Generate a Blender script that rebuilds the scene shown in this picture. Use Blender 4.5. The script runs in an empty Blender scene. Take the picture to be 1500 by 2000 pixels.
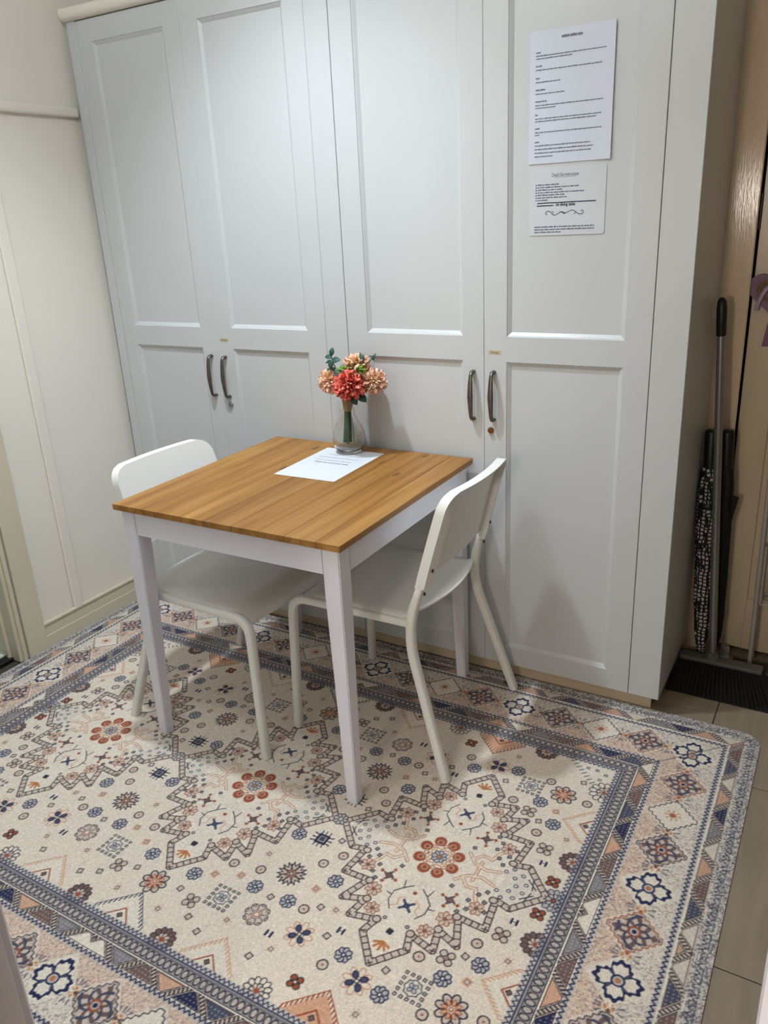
import bpy, bmesh, math, random
import numpy as np
from mathutils import Vector, Matrix

random.seed(7)
rng = np.random.default_rng(11)
SC = bpy.context.scene
COL = SC.collection
PI = math.pi

# ------------------------------------------------------------------ camera
CAM_POS = Vector((1.3535, -2.1372, 1.4535))
YAW, PITCH, ROLL, FPX = -0.54218, -0.35728, -0.05111, 1557.2
fwd = Vector((math.sin(YAW) * math.cos(PITCH), math.cos(YAW) * math.cos(PITCH), math.sin(PITCH)))
rt0 = Vector((math.cos(YAW), -math.sin(YAW), 0.0))
up0 = rt0.cross(fwd)
rt = rt0 * math.cos(ROLL) + up0 * math.sin(ROLL)
up = -rt0 * math.sin(ROLL) + up0 * math.cos(ROLL)
cd = bpy.data.cameras.new('camera')
cam = bpy.data.objects.new('camera', cd)
COL.objects.link(cam)
cd.sensor_fit = 'VERTICAL'
cd.sensor_height = 24.0
cd.lens = FPX / 2000.0 * 24.0
cd.clip_start = 0.02
m = Matrix.Identity(4)
for i in range(3):
    m[i][0], m[i][1], m[i][2], m[i][3] = rt[i], up[i], -fwd[i], CAM_POS[i]
cam.matrix_world = m
SC.camera = cam

# ------------------------------------------------------------------ world, exposure
w = bpy.data.worlds.new('world')
SC.world = w
w.use_nodes = True
w.node_tree.nodes['Background'].inputs[0].default_value = (0.9, 0.93, 1.0, 1)
w.node_tree.nodes['Background'].inputs[1].default_value = 0.15
SC.view_settings.view_transform = 'Standard'
SC.view_settings.look = 'None'
SC.view_settings.gamma = 1.0
SC.view_settings.use_curve_mapping = False
SC.view_settings.exposure = 0.43

LAMP = (-0.09, -0.67, 2.70)          # recessed ceiling downlight above the table
DOWNLIGHT_W = 86.0
ROOM_FILL_W = 16.5
HALL_W = 35.0


def area(name, loc, size, power, color, rot=(0, 0, 0), size_y=None):
    l = bpy.data.lights.new(name, 'AREA')
    l.energy = power
    l.color = color
    if size_y:
        l.shape = 'RECTANGLE'
        l.size, l.size_y = size, size_y
    else:
        l.shape = 'DISK'
        l.size = size
    o = bpy.data.objects.new(name, l)
    o.location = loc
    o.rotation_euler = rot
    COL.objects.link(o)
    return o


sp = bpy.data.lights.new('downlight_beam', 'SPOT')
sp.energy = DOWNLIGHT_W
sp.color = (0.84, 0.935, 1.0)
sp.spot_size = math.radians(106)
sp.spot_blend = 0.9
sp.shadow_soft_size = 0.05
so = bpy.data.objects.new('downlight_beam', sp)
so.location = (LAMP[0], LAMP[1], LAMP[2] - 0.03)
COL.objects.link(so)
FILL_POS = (0.15, -1.25, 2.50)           # added point light, fills the room softly from near the ceiling
op = bpy.data.lights.new('ceiling_fill_light', 'POINT')
op.energy = ROOM_FILL_W
op.color = (0.86, 0.945, 1.0)
op.shadow_soft_size = 0.13
oo = bpy.data.objects.new('ceiling_fill_light', op)
oo.location = FILL_POS
COL.objects.link(oo)
HALL_LAMP = (0.86, -3.20, 1.45)      # warm globe lamp standing in the hall behind the doorway
hp = bpy.data.lights.new('hall_lamp_light', 'POINT')
hp.energy = HALL_W
hp.color = (1.0, 0.90, 0.79)
hp.shadow_soft_size = 0.11
ho = bpy.data.objects.new('hall_lamp_light', hp)
ho.location = HALL_LAMP
COL.objects.link(ho)


# ------------------------------------------------------------------ helpers
def lin(c):
    return tuple(((v / 255.0) / 12.92 if v / 255.0 <= 0.04045 else ((v / 255.0 + 0.055) / 1.055) ** 2.4) for v in c)


def node(nt, typ, **kw):
    n = nt.nodes.new(typ)
    for k, v in kw.items():
        setattr(n, k, v)
    return n


def mat(name, rgb, rough=0.5, metal=0.0, var=0.03, vscale=6.0, bump=0.0, bscale=80.0, spec=0.5, coat=0.0, stretch=None):
    """a paint-like node material: base colour with a faint noise tone and optional noise relief"""
    M = bpy.data.materials.new(name)
    M.use_nodes = True
    nt = M.node_tree
    b = nt.nodes['Principled BSDF']
    c = lin(rgb)
    tc = node(nt, 'ShaderNodeTexCoord')
    mp = node(nt, 'ShaderNodeMapping')
    if stretch:
        mp.inputs['Scale'].default_value = stretch
    nt.links.new(tc.outputs['Object'], mp.inputs['Vector'])
    nz = node(nt, 'ShaderNodeTexNoise')
    nz.inputs['Scale'].default_value = vscale
    nz.inputs['Detail'].default_value = 4
    nt.links.new(mp.outputs['Vector'], nz.inputs['Vector'])
    cr = node(nt, 'ShaderNodeValToRGB')
    cr.color_ramp.elements[0].position = 0.3
    cr.color_ramp.elements[1].position = 0.7
    cr.color_ramp.elements[0].color = (*[v * (1 - var) for v in c], 1)
    cr.color_ramp.elements[1].color = (*[min(1, v * (1 + var)) for v in c], 1)
    nt.links.new(nz.outputs['Fac'], cr.inputs['Fac'])
    nt.links.new(cr.outputs['Color'], b.inputs['Base Color'])
    b.inputs['Roughness'].default_value = rough
    b.inputs['Metallic'].default_value = metal
    b.inputs['Specular IOR Level'].default_value = spec
    b.inputs['Coat Weight'].default_value = coat
    if bump > 0:
        n2 = node(nt, 'ShaderNodeTexNoise')
        n2.inputs['Scale'].default_value = bscale
        n2.inputs['Detail'].default_value = 3
        nt.links.new(mp.outputs['Vector'], n2.inputs['Vector'])
        bp = node(nt, 'ShaderNodeBump')
        bp.inputs['Strength'].default_value = bump
        bp.inputs['Distance'].default_value = 0.002
        nt.links.new(n2.outputs['Fac'], bp.inputs['Height'])
        nt.links.new(bp.outputs['Normal'], b.inputs['Normal'])
    return M


def attr_mat(name, rough=0.8, bump=0.0, bscale=500.0, var=0.06, sheen=0.0, subsurf=0.0):
    """colour from the mesh's own colour attribute, with noise tone"""
    M = bpy.data.materials.new(name)
    M.use_nodes = True
    nt = M.node_tree
    b = nt.nodes['Principled BSDF']
    at = node(nt, 'ShaderNodeVertexColor', layer_name='Col')
    tc = node(nt, 'ShaderNodeTexCoord')
    nz = node(nt, 'ShaderNodeTexNoise')
    nz.inputs['Scale'].default_value = bscale
    nz.inputs['Detail'].default_value = 3
    nt.links.new(tc.outputs['Object'], nz.inputs['Vector'])
    mr = node(nt, 'ShaderNodeMapRange')
    mr.inputs['From Min'].default_value = 0.3
    mr.inputs['From Max'].default_value = 0.7
    mr.inputs['To Min'].default_value = 1 - var
    mr.inputs['To Max'].default_value = 1 + var
    nt.links.new(nz.outputs['Fac'], mr.inputs['Value'])
    mx = node(nt, 'ShaderNodeVectorMath', operation='MULTIPLY')
    nt.links.new(at.outputs['Color'], mx.inputs[0])
    nt.links.new(mr.outputs['Result'], mx.inputs[1])
    nt.links.new(mx.outputs['Vector'], b.inputs['Base Color'])
    b.inputs['Roughness'].default_value = rough
    b.inputs['Specular IOR Level'].default_value = 0.2
    b.inputs['Sheen Weight'].default_value = sheen
    if bump > 0:
        bp = node(nt, 'ShaderNodeBump')
        bp.inputs['Strength'].default_value = bump
        bp.inputs['Distance'].default_value = 0.002
        nt.links.new(nz.outputs['Fac'], bp.inputs['Height'])
        nt.links.new(bp.outputs['Normal'], b.inputs['Normal'])
    return M


def empty(name, loc=(0, 0, 0), rz=0.0):
    o = bpy.data.objects.new(name, None)
    o.location = loc
    o.rotation_euler = (0, 0, rz)
    o.empty_display_size = 0.05
    COL.objects.link(o)
    return o


def tag(o, label=None, cat=None, group=None, kind=None):
    if label:
        o['label'] = label
    if cat:
        o['category'] = cat
    if group:
        o['group'] = group
    if kind:
        o['kind'] = kind
    return o


def link_mesh(name, me, material, parent=None, loc=None):
    o = bpy.data.objects.new(name, me)
    if material is not None and len(me.materials) == 0:
        me.materials.append(material)
    COL.objects.link(o)
    if parent is not None:
        o.parent = parent
    if loc is not None:
        o.location = loc
    return o


class MB:
    """collects shapes into one mesh"""

    def __init__(self):
        self.bm = bmesh.new()

    def box(self, x0, x1, y0, y1, z0, z1, bev=0.0, seg=1):
        b = bmesh.new()
        bmesh.ops.create_cube(b, size=1.0)
        for v in b.verts:
            v.co = Vector(((x0 + x1) / 2 + v.co.x * (x1 - x0), (y0 + y1) / 2 + v.co.y * (y1 - y0), (z0 + z1) / 2 + v.co.z * (z1 - z0)))
        if bev > 0:
            bmesh.ops.bevel(b, geom=b.edges[:], offset=bev, segments=seg, profile=0.5, affect='EDGES')
        self._merge(b)
        return self

    def _merge(self, b):
        me = bpy.data.meshes.new('tmp')
        b.to_mesh(me)
        b.free()
        self.bm.from_mesh(me)
        bpy.data.meshes.remove(me)

    def pydata(self, verts, faces):
        vs = [self.bm.verts.new(v) for v in verts]
        for f in faces:
            try:
                self.bm.faces.new([vs[i] for i in f])
            except ValueError:
                pass
        return self

    def tube(self, path, ra, rb=None, seg=12, hint=(0, 0, 1), caps=True, sq_=1.0):
        """sweep an ellipse (ra along the hint-normal side, rb along the other) over a path; radii may be lists"""
        P = [Vector(p) for p in path]
        n = len(P)
        rb = ra if rb is None else rb
        RA = ra if hasattr(ra, '__len__') else [ra] * n
        RB = rb if hasattr(rb, '__len__') else [rb] * n
        rings = []
        h = Vector(hint)
        prev = None
        for i in range(n):
            t = (P[min(i + 1, n - 1)] - P[max(i - 1, 0)])
            t = t.normalized() if t.length > 1e-9 else Vector((0, 0, 1))
            if prev is None:
                a = h - t * h.dot(t)
                if a.length < 1e-4:
                    a = Vector((1, 0, 0)) - t * t.x
                a.normalize()
            else:
                a = prev - t * prev.dot(t)
                a.normalize()
            prev = a
            b = t.cross(a)
            ring = []
            for k in range(seg):
                an = 2 * PI * k / seg
                ca_, sa_ = math.cos(an), math.sin(an)
                ca_, sa_ = math.copysign(abs(ca_) ** sq_, ca_), math.copysign(abs(sa_) ** sq_, sa_)
                ring.append(self.bm.verts.new(P[i] + a * (ca_ * RA[i]) + b * (sa_ * RB[i])))
            rings.append(ring)
        for i in range(n - 1):
            for k in range(seg):
                self.bm.faces.new((rings[i][k], rings[i][(k + 1) % seg], rings[i + 1][(k + 1) % seg], rings[i + 1][k]))
        if caps:
            self.bm.faces.new(rings[0][::-1])
            self.bm.faces.new(rings[-1])
        return self

    def lathe(self, prof, seg=32, center=(0, 0, 0), closed_ends=True):
        c = Vector(center)
        rings = []
        for r, z in prof:
            rings.append([self.bm.verts.new(c + Vector((r * math.cos(2 * PI * k / seg), r * math.sin(2 * PI * k / seg), z))) for k in range(seg)])
        for i in range(len(prof) - 1):
            for k in range(seg):
                self.bm.faces.new((rings[i][k], rings[i][(k + 1) % seg], rings[i + 1][(k + 1) % seg], rings[i + 1][k]))
        if closed_ends:
            self.bm.faces.new(rings[0][::-1])
            self.bm.faces.new(rings[-1])
        return self

    def prism(self, pts, z0, z1, fn=None):
        """extruded outline in xy between z0 and z1"""
        n = len(pts)
        f = fn or (lambda p: p)
        lo = [self.bm.verts.new(f((p[0], p[1], z0))) for p in pts]
        hi = [self.bm.verts.new(f((p[0], p[1], z1))) for p in pts]
        self.bm.faces.new(lo[::-1])
        self.bm.faces.new(hi)
        for k in range(n):
            self.bm.faces.new((lo[k], lo[(k + 1) % n], hi[(k + 1) % n], hi[k]))
        return self

    def mesh(self, name, smooth=0.0):
        bmesh.ops.recalc_face_normals(self.bm, faces=self.bm.faces[:])
        me = bpy.data.meshes.new(name)
        self.bm.to_mesh(me)
        self.bm.free()
        if smooth:
            for p in me.polygons:
                p.use_smooth = True
            try:
                me.set_sharp_from_angle(angle=math.radians(smooth))
            except Exception:
                pass
        return me

    def build(self, name, material, parent=None, smooth=0.0, loc=None):
        return link_mesh(name, self.mesh(name, smooth), material, parent, loc)


def bez(pts, n=8):
    """Catmull-Rom through points"""
    P = [Vector(p) for p in pts]
    out = []
    for i in range(len(P) - 1):
        p0, p1, p2, p3 = P[max(i - 1, 0)], P[i], P[i + 1], P[min(i + 2, len(P) - 1)]
        for k in range(n):
            t = k / n
            out.append(0.5 * ((2 * p1) + (p2 - p0) * t + (2 * p0 - 5 * p1 + 4 * p2 - p3) * t * t + (3 * p1 - p0 - 3 * p2 + p3) * t ** 3))
    out.append(P[-1])
    return out


def rounded(pts, r, n=6):
    """polyline with rounded corners"""
    P = [Vector(p) for p in pts]
    out = [P[0]]
    for i in range(1, len(P) - 1):
        a, b, c = P[i - 1], P[i], P[i + 1]
        d = min(r, (a - b).length * 0.49, (c - b).length * 0.49)
        s, e = b + (a - b).normalized() * d, b + (c - b).normalized() * d
        for k in range(n + 1):
            t = k / n
            out.append(s * (1 - t) ** 2 + b * 2 * t * (1 - t) + e * t * t)
    out.append(P[-1])
    return out


def text_mesh(body, size, name, bold=0.0, shear=0.0, align='LEFT'):
    cu = bpy.data.curves.new(name + '_curve', 'FONT')
    cu.body = body
    cu.size = size
    cu.align_x = align
    cu.offset = bold
    cu.shear = shear
    cu.resolution_u = 3
    o = bpy.data.objects.new(name + '_tmp', cu)
    COL.objects.link(o)
    dg = bpy.context.evaluated_depsgraph_get()
    me = bpy.data.meshes.new_from_object(o.evaluated_get(dg))
    bpy.data.objects.remove(o)
    bpy.data.curves.remove(cu)
    me.materials.clear()
    return me


# ------------------------------------------------------------------ materials
M_wall = mat('cream_wall_paint', (236, 230, 220), 0.45, var=0.015, vscale=2.5, bump=0.12, bscale=120)
M_brown = mat('bounce_damping_brown_wall', (160, 142, 120), 0.6, var=0.1, stretch=(4, 4, 0.5))  # unseen right wall, toned brown to cut bounce light on the wardrobe side
M_trim = mat('cream_gloss_trim', (212, 203, 180), 0.30, var=0.02, vscale=4, bump=0.05, bscale=40)
M_ceil = mat('white_ceiling_paint', (238, 236, 230), 0.8, var=0.01)
M_hall = mat('hall_wall_paint', (232, 224, 210), 0.6, var=0.015)
M_ward = mat('white_satin_wardrobe', (200, 202, 204), 0.33, var=0.008, vscale=3, spec=0.45)
M_kick = mat('beige_kickboard', (206, 188, 160), 0.5, var=0.02)
M_dark = mat('dark_gap', (40, 36, 30), 0.8)
M_tile = mat('grey_brown_wood_look_tile', (142, 129, 112), 0.42, var=0.14, vscale=5, bump=0.15, bscale=60, stretch=(6, 0.7, 1))
M_grout = mat('dark_grout', (70, 62, 54), 0.9)
M_white = mat('white_painted_wood', (234, 234, 246), 0.4, var=0.008, vscale=5)
M_plastic = mat('white_chair_plastic', (240, 240, 236), 0.38, var=0.006, vscale=8, bump=0.04, bscale=400)
M_chairsteel = mat('white_powder_coated_steel', (238, 238, 234), 0.4, var=0.006)
M_pewter = mat('dark_pewter', (110, 104, 98), 0.36, metal=0.9, var=0.12, vscale=60)
M_chrome = mat('lock_nickel', (170, 168, 164), 0.25, metal=1.0, var=0.05, vscale=50)
M_brass = mat('lock_aged_brass', (150, 104, 66), 0.3, metal=1.0, var=0.1, vscale=50)
M_paper = mat('white_paper', (218, 222, 230), 0.7, var=0.006)
M_paper_blue = mat('notice_paper', (206, 211, 226), 0.5, var=0.01)
M_laminate = mat('laminated_sheet', (206, 209, 215), 0.22, var=0.01)
M_ink = mat('grey_ink', (112, 115, 130), 0.8)
M_ink_soft = mat('faint_print', (150, 156, 166), 0.8)
M_pen = mat('dark_pen', (44, 46, 66), 0.7)
M_sticker = mat('tan_label_tape', (196, 178, 134), 0.5)
M_black = mat('black_plastic', (14, 14, 17), 0.42)
M_bristle = mat('black_bristle', (9, 9, 11), 0.85, bump=0.4, bscale=300)
M_steel = mat('grey_metal_tube', (150, 150, 152), 0.28, metal=0.75, var=0.04)
M_grey = mat('grey_plastic', (92, 92, 90), 0.5)
M_blackfab = mat('black_umbrella_cloth', (12, 12, 15), 0.7, var=0.1, vscale=30)
M_door = mat('beige_gloss_door', (214, 198, 170), 0.28, var=0.03, vscale=4, bump=0.1, bscale=30, stretch=(6, 6, 0.8))
M_jamb = mat('pinkish_beige_gloss_jamb', (226, 204, 178), 0.14, var=0.03, vscale=5, bump=0.16, bscale=40, stretch=(8, 8, 0.7))
M_lilac = mat('lilac_felt', (150, 122, 148), 0.8, var=0.06, vscale=40)
M_ribbon = mat('pale_lilac_ribbon', (186, 164, 196), 0.45)
M_mauve = mat('mauve_card', (140, 96, 128), 0.7)
M_wicker = mat('brown_wicker', (140, 112, 78), 0.7, var=0.2, vscale=80)
M_wire = mat('grey_white_wire', (176, 172, 166), 0.4)
M_stem = mat('dark_green_stem', (38, 84, 52), 0.5, var=0.2, vscale=60)
M_leaf = mat('eucalyptus_green', (44, 84, 76), 0.5, var=0.2, vscale=40)
M_leaf2 = mat('bright_leaf_green', (112, 146, 50), 0.5, var=0.25, vscale=60)
M_twine = mat('jute_twine', (176, 142, 92), 0.9, var=0.25, vscale=150)
M_bath = mat('white_bathroom_tile', (214, 222, 212), 0.2, var=0.01)
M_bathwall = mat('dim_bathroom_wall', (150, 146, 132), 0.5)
M_screw = mat('dark_screw', (70, 68, 66), 0.4, metal=0.8)
M_petal = attr_mat('petal_colour', 0.7, var=0.08, bscale=300)
M_rug = attr_mat('printed_rug_pile', 0.95, bump=0.9, bscale=420, var=0.10, sheen=0.15)


def glass_mat():
    M = bpy.data.materials.new('clear_vase_glass')
    M.use_nodes = True
    b = M.node_tree.nodes['Principled BSDF']
    b.inputs['Base Color'].default_value = (0.96, 0.97, 0.95, 1)
    b.inputs['Roughness'].default_value = 0.02
    b.inputs['IOR'].default_value = 1.45
    b.inputs['Transmission Weight'].default_value = 1.0
    return M


M_glass = glass_mat()


def wood_mat():
    M = bpy.data.materials.new('oiled_pine')
    M.use_nodes = True
    nt = M.node_tree
    b = nt.nodes['Principled BSDF']
    tc = node(nt, 'ShaderNodeTexCoord')
    oi = node(nt, 'ShaderNodeObjectInfo')
    sc = node(nt, 'ShaderNodeVectorMath', operation='SCALE')
    sc.inputs[0].default_value = (3.1, 17.0, 5.3)
    nt.links.new(oi.outputs['Random'], sc.inputs['Scale'])
    ad = node(nt, 'ShaderNodeVectorMath', operation='ADD')
    nt.links.new(tc.outputs['Object'], ad.inputs[0])
    nt.links.new(sc.outputs['Vector'], ad.inputs[1])
    # knots
    mk = node(nt, 'ShaderNodeMapping')
    mk.inputs['Scale'].default_value = (8.0, 3.0, 1.0)
    nt.links.new(ad.outputs['Vector'], mk.inputs['Vector'])
    vo = node(nt, 'ShaderNodeTexVoronoi')
    vo.inputs['Scale'].default_value = 1.0
    vo.voronoi_dimensions = '2D'
    nt.links.new(mk.outputs['Vector'], vo.inputs['Vector'])
    kr = node(nt, 'ShaderNodeValToRGB')
    kr.color_ramp.elements[0].position = 0.03
    kr.color_ramp.elements[0].color = (1, 1, 1, 1)
    kr.color_ramp.elements[1].position = 0.09
    kr.color_ramp.elements[1].color = (0, 0, 0, 1)
    nt.links.new(vo.outputs['Distance'], kr.inputs['Fac'])
    sx_ = node(nt, 'ShaderNodeSeparateColor')
    nt.links.new(vo.outputs['Color'], sx_.inputs[0])
    gt = node(nt, 'ShaderNodeMath', operation='GREATER_THAN')
    gt.inputs[1].default_value = 0.62
    nt.links.new(sx_.outputs[0], gt.inputs[0])
    kq = node(nt, 'ShaderNodeMath', operation='MULTIPLY')
    nt.links.new(kr.outputs['Color'], kq.inputs[0])
    nt.links.new(gt.outputs[0], kq.inputs[1])
    # grain, pushed aside around the knots
    mg = node(nt, 'ShaderNodeMapping')
    mg.inputs['Scale'].default_value = (34.0, 1.5, 20.0)
    nt.links.new(ad.outputs['Vector'], mg.inputs['Vector'])
    ks = node(nt, 'ShaderNodeVectorMath', operation='SCALE')
    ks.inputs['Scale'].default_value = 0.9
    nt.links.new(kq.outputs[0], ks.inputs[0])
    ag = node(nt, 'ShaderNodeVectorMath', operation='ADD')
    nt.links.new(mg.outputs['Vector'], ag.inputs[0])
    nt.links.new(ks.outputs['Vector'], ag.inputs[1])
    n1 = node(nt, 'ShaderNodeTexNoise')
    n1.inputs['Scale'].default_value = 1.0
    n1.inputs['Detail'].default_value = 6
    n1.inputs['Roughness'].default_value = 0.55
    n1.inputs['Distortion'].default_value = 0.4
    nt.links.new(ag.outputs['Vector'], n1.inputs['Vector'])
    cr = node(nt, 'ShaderNodeValToRGB')
    e = cr.color_ramp.elements
    e[0].position = 0.28
    e[0].color = (*lin((126, 80, 32)), 1)
    e[1].position = 0.72
    e[1].color = (*lin((178, 132, 70)), 1)
    e2 = e.new(0.5)
    e2.color = (*lin((157, 109, 49)), 1)
    nt.links.new(n1.outputs['Fac'], cr.inputs['Fac'])
    # board to board tone
    hs = node(nt, 'ShaderNodeHueSaturation')
    mv = node(nt, 'ShaderNodeMapRange')
    mv.inputs['To Min'].default_value = 0.86
    mv.inputs['To Max'].default_value = 1.1
    nt.links.new(oi.outputs['Random'], mv.inputs['Value'])
    nt.links.new(mv.outputs['Result'], hs.inputs['Value'])
    nt.links.new(cr.outputs['Color'], hs.inputs['Color'])
    mx = node(nt, 'ShaderNodeMix', data_type='RGBA')
    mx.inputs[7].default_value = (*lin((92, 54, 24)), 1)
    nt.links.new(hs.outputs['Color'], mx.inputs[6])
    km = node(nt, 'ShaderNodeMath', operation='MULTIPLY')
    km.inputs[1].default_value = 0.75
    nt.links.new(kq.outputs[0], km.inputs[0])
    nt.links.new(km.outputs['Value'], mx.inputs[0])
    nt.links.new(mx.outputs[2], b.inputs['Base Color'])
    b.inputs['Roughness'].default_value = 0.42
    b.inputs['Specular IOR Level'].default_value = 0.4
    return M


M_wood = wood_mat()


def umbrella_print():
    M = bpy.data.materials.new('black_white_check_cloth')
    M.use_nodes = True
    nt = M.node_tree
    b = nt.nodes['Principled BSDF']
    tc = node(nt, 'ShaderNodeTexCoord')
    mp = node(nt, 'ShaderNodeMapping')
    mp.inputs['Scale'].default_value = (1, 1, 1)
    nt.links.new(tc.outputs['Object'], mp.inputs['Vector'])
    nz = node(nt, 'ShaderNodeTexNoise')
    nz.inputs['Scale'].default_value = 18
    nt.links.new(mp.outputs['Vector'], nz.inputs['Vector'])
    s = node(nt, 'ShaderNodeVectorMath', operation='SCALE')
    s.inputs['Scale'].default_value = 0.02
    nt.links.new(nz.outputs['Color'], s.inputs[0])
    a = node(nt, 'ShaderNodeVectorMath', operation='ADD')
    nt.links.new(mp.outputs['Vector'], a.inputs[0])
    nt.links.new(s.outputs['Vector'], a.inputs[1])
    vo = node(nt, 'ShaderNodeTexVoronoi')
    vo.feature = 'DISTANCE_TO_EDGE'
    vo.inputs['Scale'].default_value = 78
    vo.inputs['Randomness'].default_value = 0.25
    nt.links.new(a.outputs['Vector'], vo.inputs['Vector'])
    cr = node(nt, 'ShaderNodeValToRGB')
    cr.color_ramp.interpolation = 'CONSTANT'
    cr.color_ramp.elements[0].color = (*lin((14, 14, 16)), 1)
    cr.color_ramp.elements[1].position = 0.17
    cr.color_ramp.elements[1].color = (*lin((190, 186, 190)), 1)
    nt.links.new(vo.outputs['Distance'], cr.inputs['Fac'])
    nt.links.new(cr.outputs['Color'], b.inputs['Base Color'])
    b.inputs['Roughness'].default_value = 0.7
    return M


M_check = umbrella_print()


def emit_mat(name, rgb, strength):
    M = bpy.data.materials.new(name)
    M.use_nodes = True
    b = M.node_tree.nodes['Principled BSDF']
    b.inputs['Emission Color'].default_value = (*lin(rgb), 1)
    b.inputs['Emission Strength'].default_value = strength
    return M


M_glow = emit_mat('lit_lamp_lens', (244, 248, 255), 4.0)
M_glow_w = emit_mat('lit_warm_lamp_lens', (255, 240, 218), 4.0)

# ------------------------------------------------------------------ structure: room shell
XL, XR, YB, YF, ZC = -1.10, 2.45, 0.452, -1.75, 2.70      # left wall, right wall, back wall, front wall (doorway), ceiling
HALLY = -4.4


def struct(o, label=None):
    o['kind'] = 'structure'
    if label:
        o['label'] = label
    return o


# floor slab + separate wood-look tiles
fl = struct(MB().box(-1.35, 2.7, HALLY - 0.1, 0.62, -0.06, -0.004).build('floor', M_grout))
TW, TL = 0.30, 0.60


def tile_mesh():
    return MB().box(-TW / 2 + 0.0015, TW / 2 - 0.0015, -TL / 2 + 0.0015, TL / 2 - 0.0015, -0.006, 0.0, 0.001).mesh('tile')


tile_me = tile_mesh()
tile_me.materials.append(M_tile)
k = 0
tx = 1.14 - TW * 9 + TW / 2
col = 0
while tx < 2.4:
    off = 0.09 if col % 2 == 0 else 0.39
    ty = 0.62
    yy = off + TL / 2
    while yy - TL / 2 > -2.9:
        if yy + TL / 2 < 0.70 and tx - TW / 2 > -1.25 and not (tx + TW / 2 < 0.8 and yy - TL / 2 > -1.6 and tx - TW / 2 > -0.95) and (yy > -1.9 or tx > 0.2):
            o = bpy.data.objects.new('tile', tile_me)
            o.location = (tx, yy, 0)
            o.parent = fl
            COL.objects.link(o)
        yy -= TL
    tx += TW
    col += 1

# left wall with a doorway to a bathroom (opening y -1.45 .. -0.655)
OY0, OY1, OZ = -1.46, -0.655, 2.03
wl = MB()
wl.box(XL - 0.12, XL, OY1, YB, 0, ZC)
wl.box(XL - 0.12, XL, HALLY, OY0, 0, ZC)
wl.box(XL - 0.12, XL, OY0, OY1, OZ, ZC)
wall_left = struct(wl.build('wall_left', M_wall))
bt = MB().box(XL, XL + 0.013, -0.402, -0.362, 0.10, 1.816, 0.004).build('batten', M_wall, wall_left)
rail = struct(MB().box(XL, XL + 0.020, OY1 + 0.11, 0.0, 1.815, 1.848, 0.009, 3).build('trim_1', M_wall, smooth=40))
bb = MB()
bb.box(XL, XL + 0.012, OY1 + 0.108, 0.03, 0.0, 0.052, 0.002)
bb.box(XL, XL + 0.009, OY1 + 0.108, 0.03, 0.052, 0.094, 0.001)
bb.box(XL, XL + 0.014, OY1 + 0.108, 0.03, 0.092, 0.104, 0.004, 2)
struct(bb.build('baseboard_left', M_trim))
ar = MB()
ar.box(XL - 0.125, XL + 0.004, OY1 - 0.005, OY1 + 0.012, 0, OZ, 0.002)                   # jamb lining
ar.box(XL - 0.002, XL + 0.018, OY1 + 0.006, OY1 + 0.020, 0, OZ + 0.07, 0.004)    # inner bead
ar.box(XL, XL + 0.016, OY1 + 0.030, OY1 + 0.110, 0, OZ + 0.09, 0.003)            # flat architrave
ar.box(XL - 0.06, XL - 0.045, OY1 - 0.015, OY1 - 0.003, 0, OZ, 0.002)                    # door stop
ar.box(XL, XL + 0.016, OY0 - 0.1, OY1 + 0.03, OZ + 0.0, OZ + 0.09, 0.003)
ar.box(XL, XL + 0.016, OY0 - 0.1, OY0, 0, OZ, 0.003)
struct(ar.build('trim_2', M_trim))
# bathroom beyond that doorway
struct(MB().box(-2.3, XL - 0.075, OY0 - 0.3, OY1 + 0.5, -0.06, 0.018, 0.002).build('floor_bathroom', M_bath))
struct(MB().box(XL - 0.075, XL - 0.035, OY0, OY1, -0.02, 0.012, 0.002).build('trim_3', M_black))
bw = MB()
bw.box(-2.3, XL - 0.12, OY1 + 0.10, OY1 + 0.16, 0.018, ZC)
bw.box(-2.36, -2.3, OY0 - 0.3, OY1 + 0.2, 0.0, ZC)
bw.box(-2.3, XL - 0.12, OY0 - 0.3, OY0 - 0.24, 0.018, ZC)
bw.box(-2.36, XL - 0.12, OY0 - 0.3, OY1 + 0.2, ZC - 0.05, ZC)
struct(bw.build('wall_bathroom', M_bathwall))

bl = bpy.data.lights.new('bathroom_fill_light', 'POINT')  # added light without a fitting, lifts the dark bathroom doorway
bl.energy = 5.0
bl.shadow_soft_size = 0.08
blo = bpy.data.objects.new('bathroom_fill_light', bl)
blo.location = (-1.75, -1.1, 2.3)
COL.objects.link(blo)

# back wall, with the entry door recessed at the right
DX0, DX1, DZ = 1.068, 1.88, 2.04
wb = MB()
wb.box(XL - 0.12, DX0, YB, YB + 0.12, 0, ZC)
wb.box(DX1, XR + 0.1, YB, YB + 0.12, 0, ZC)
wb.box(DX0, DX1, YB, YB + 0.12, DZ, ZC)
struct(wb.build('wall_back', M_wall))
jb = MB()
jb.box(0.96, DX0, YB - 0.014, YB + 0.001, 0, DZ + 0.08, 0.003)
jb.box(DX0 - 0.012, DX0, YB - 0.01, YB + 0.11, 0, DZ, 0.001)
struct(jb.build('trim_4', M_jamb))
jb2 = MB()
jb2.box(DX1, DX1 + 0.07, YB - 0.014, YB, 0, DZ + 0.08, 0.003)
jb2.box(DX0, DX1, YB - 0.014, YB, DZ, DZ + 0.08, 0.003)
struct(jb2.build('trim_5', M_jamb))
d1 = empty('door_1', (0, 0, 0))
struct(d1, 'beige glossy panelled entry door in the dark corner beside the wardrobe')
DY = YB + 0.026                                                   # face of the door
dm = MB()
dx0, dx1 = DX0 + 0.0035, DX1 - 0.0035
SX = 0.085
dm.box(dx0, dx0 + SX, DY, DY + 0.04, 0.024, DZ - 0.003, 0.002)
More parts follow.
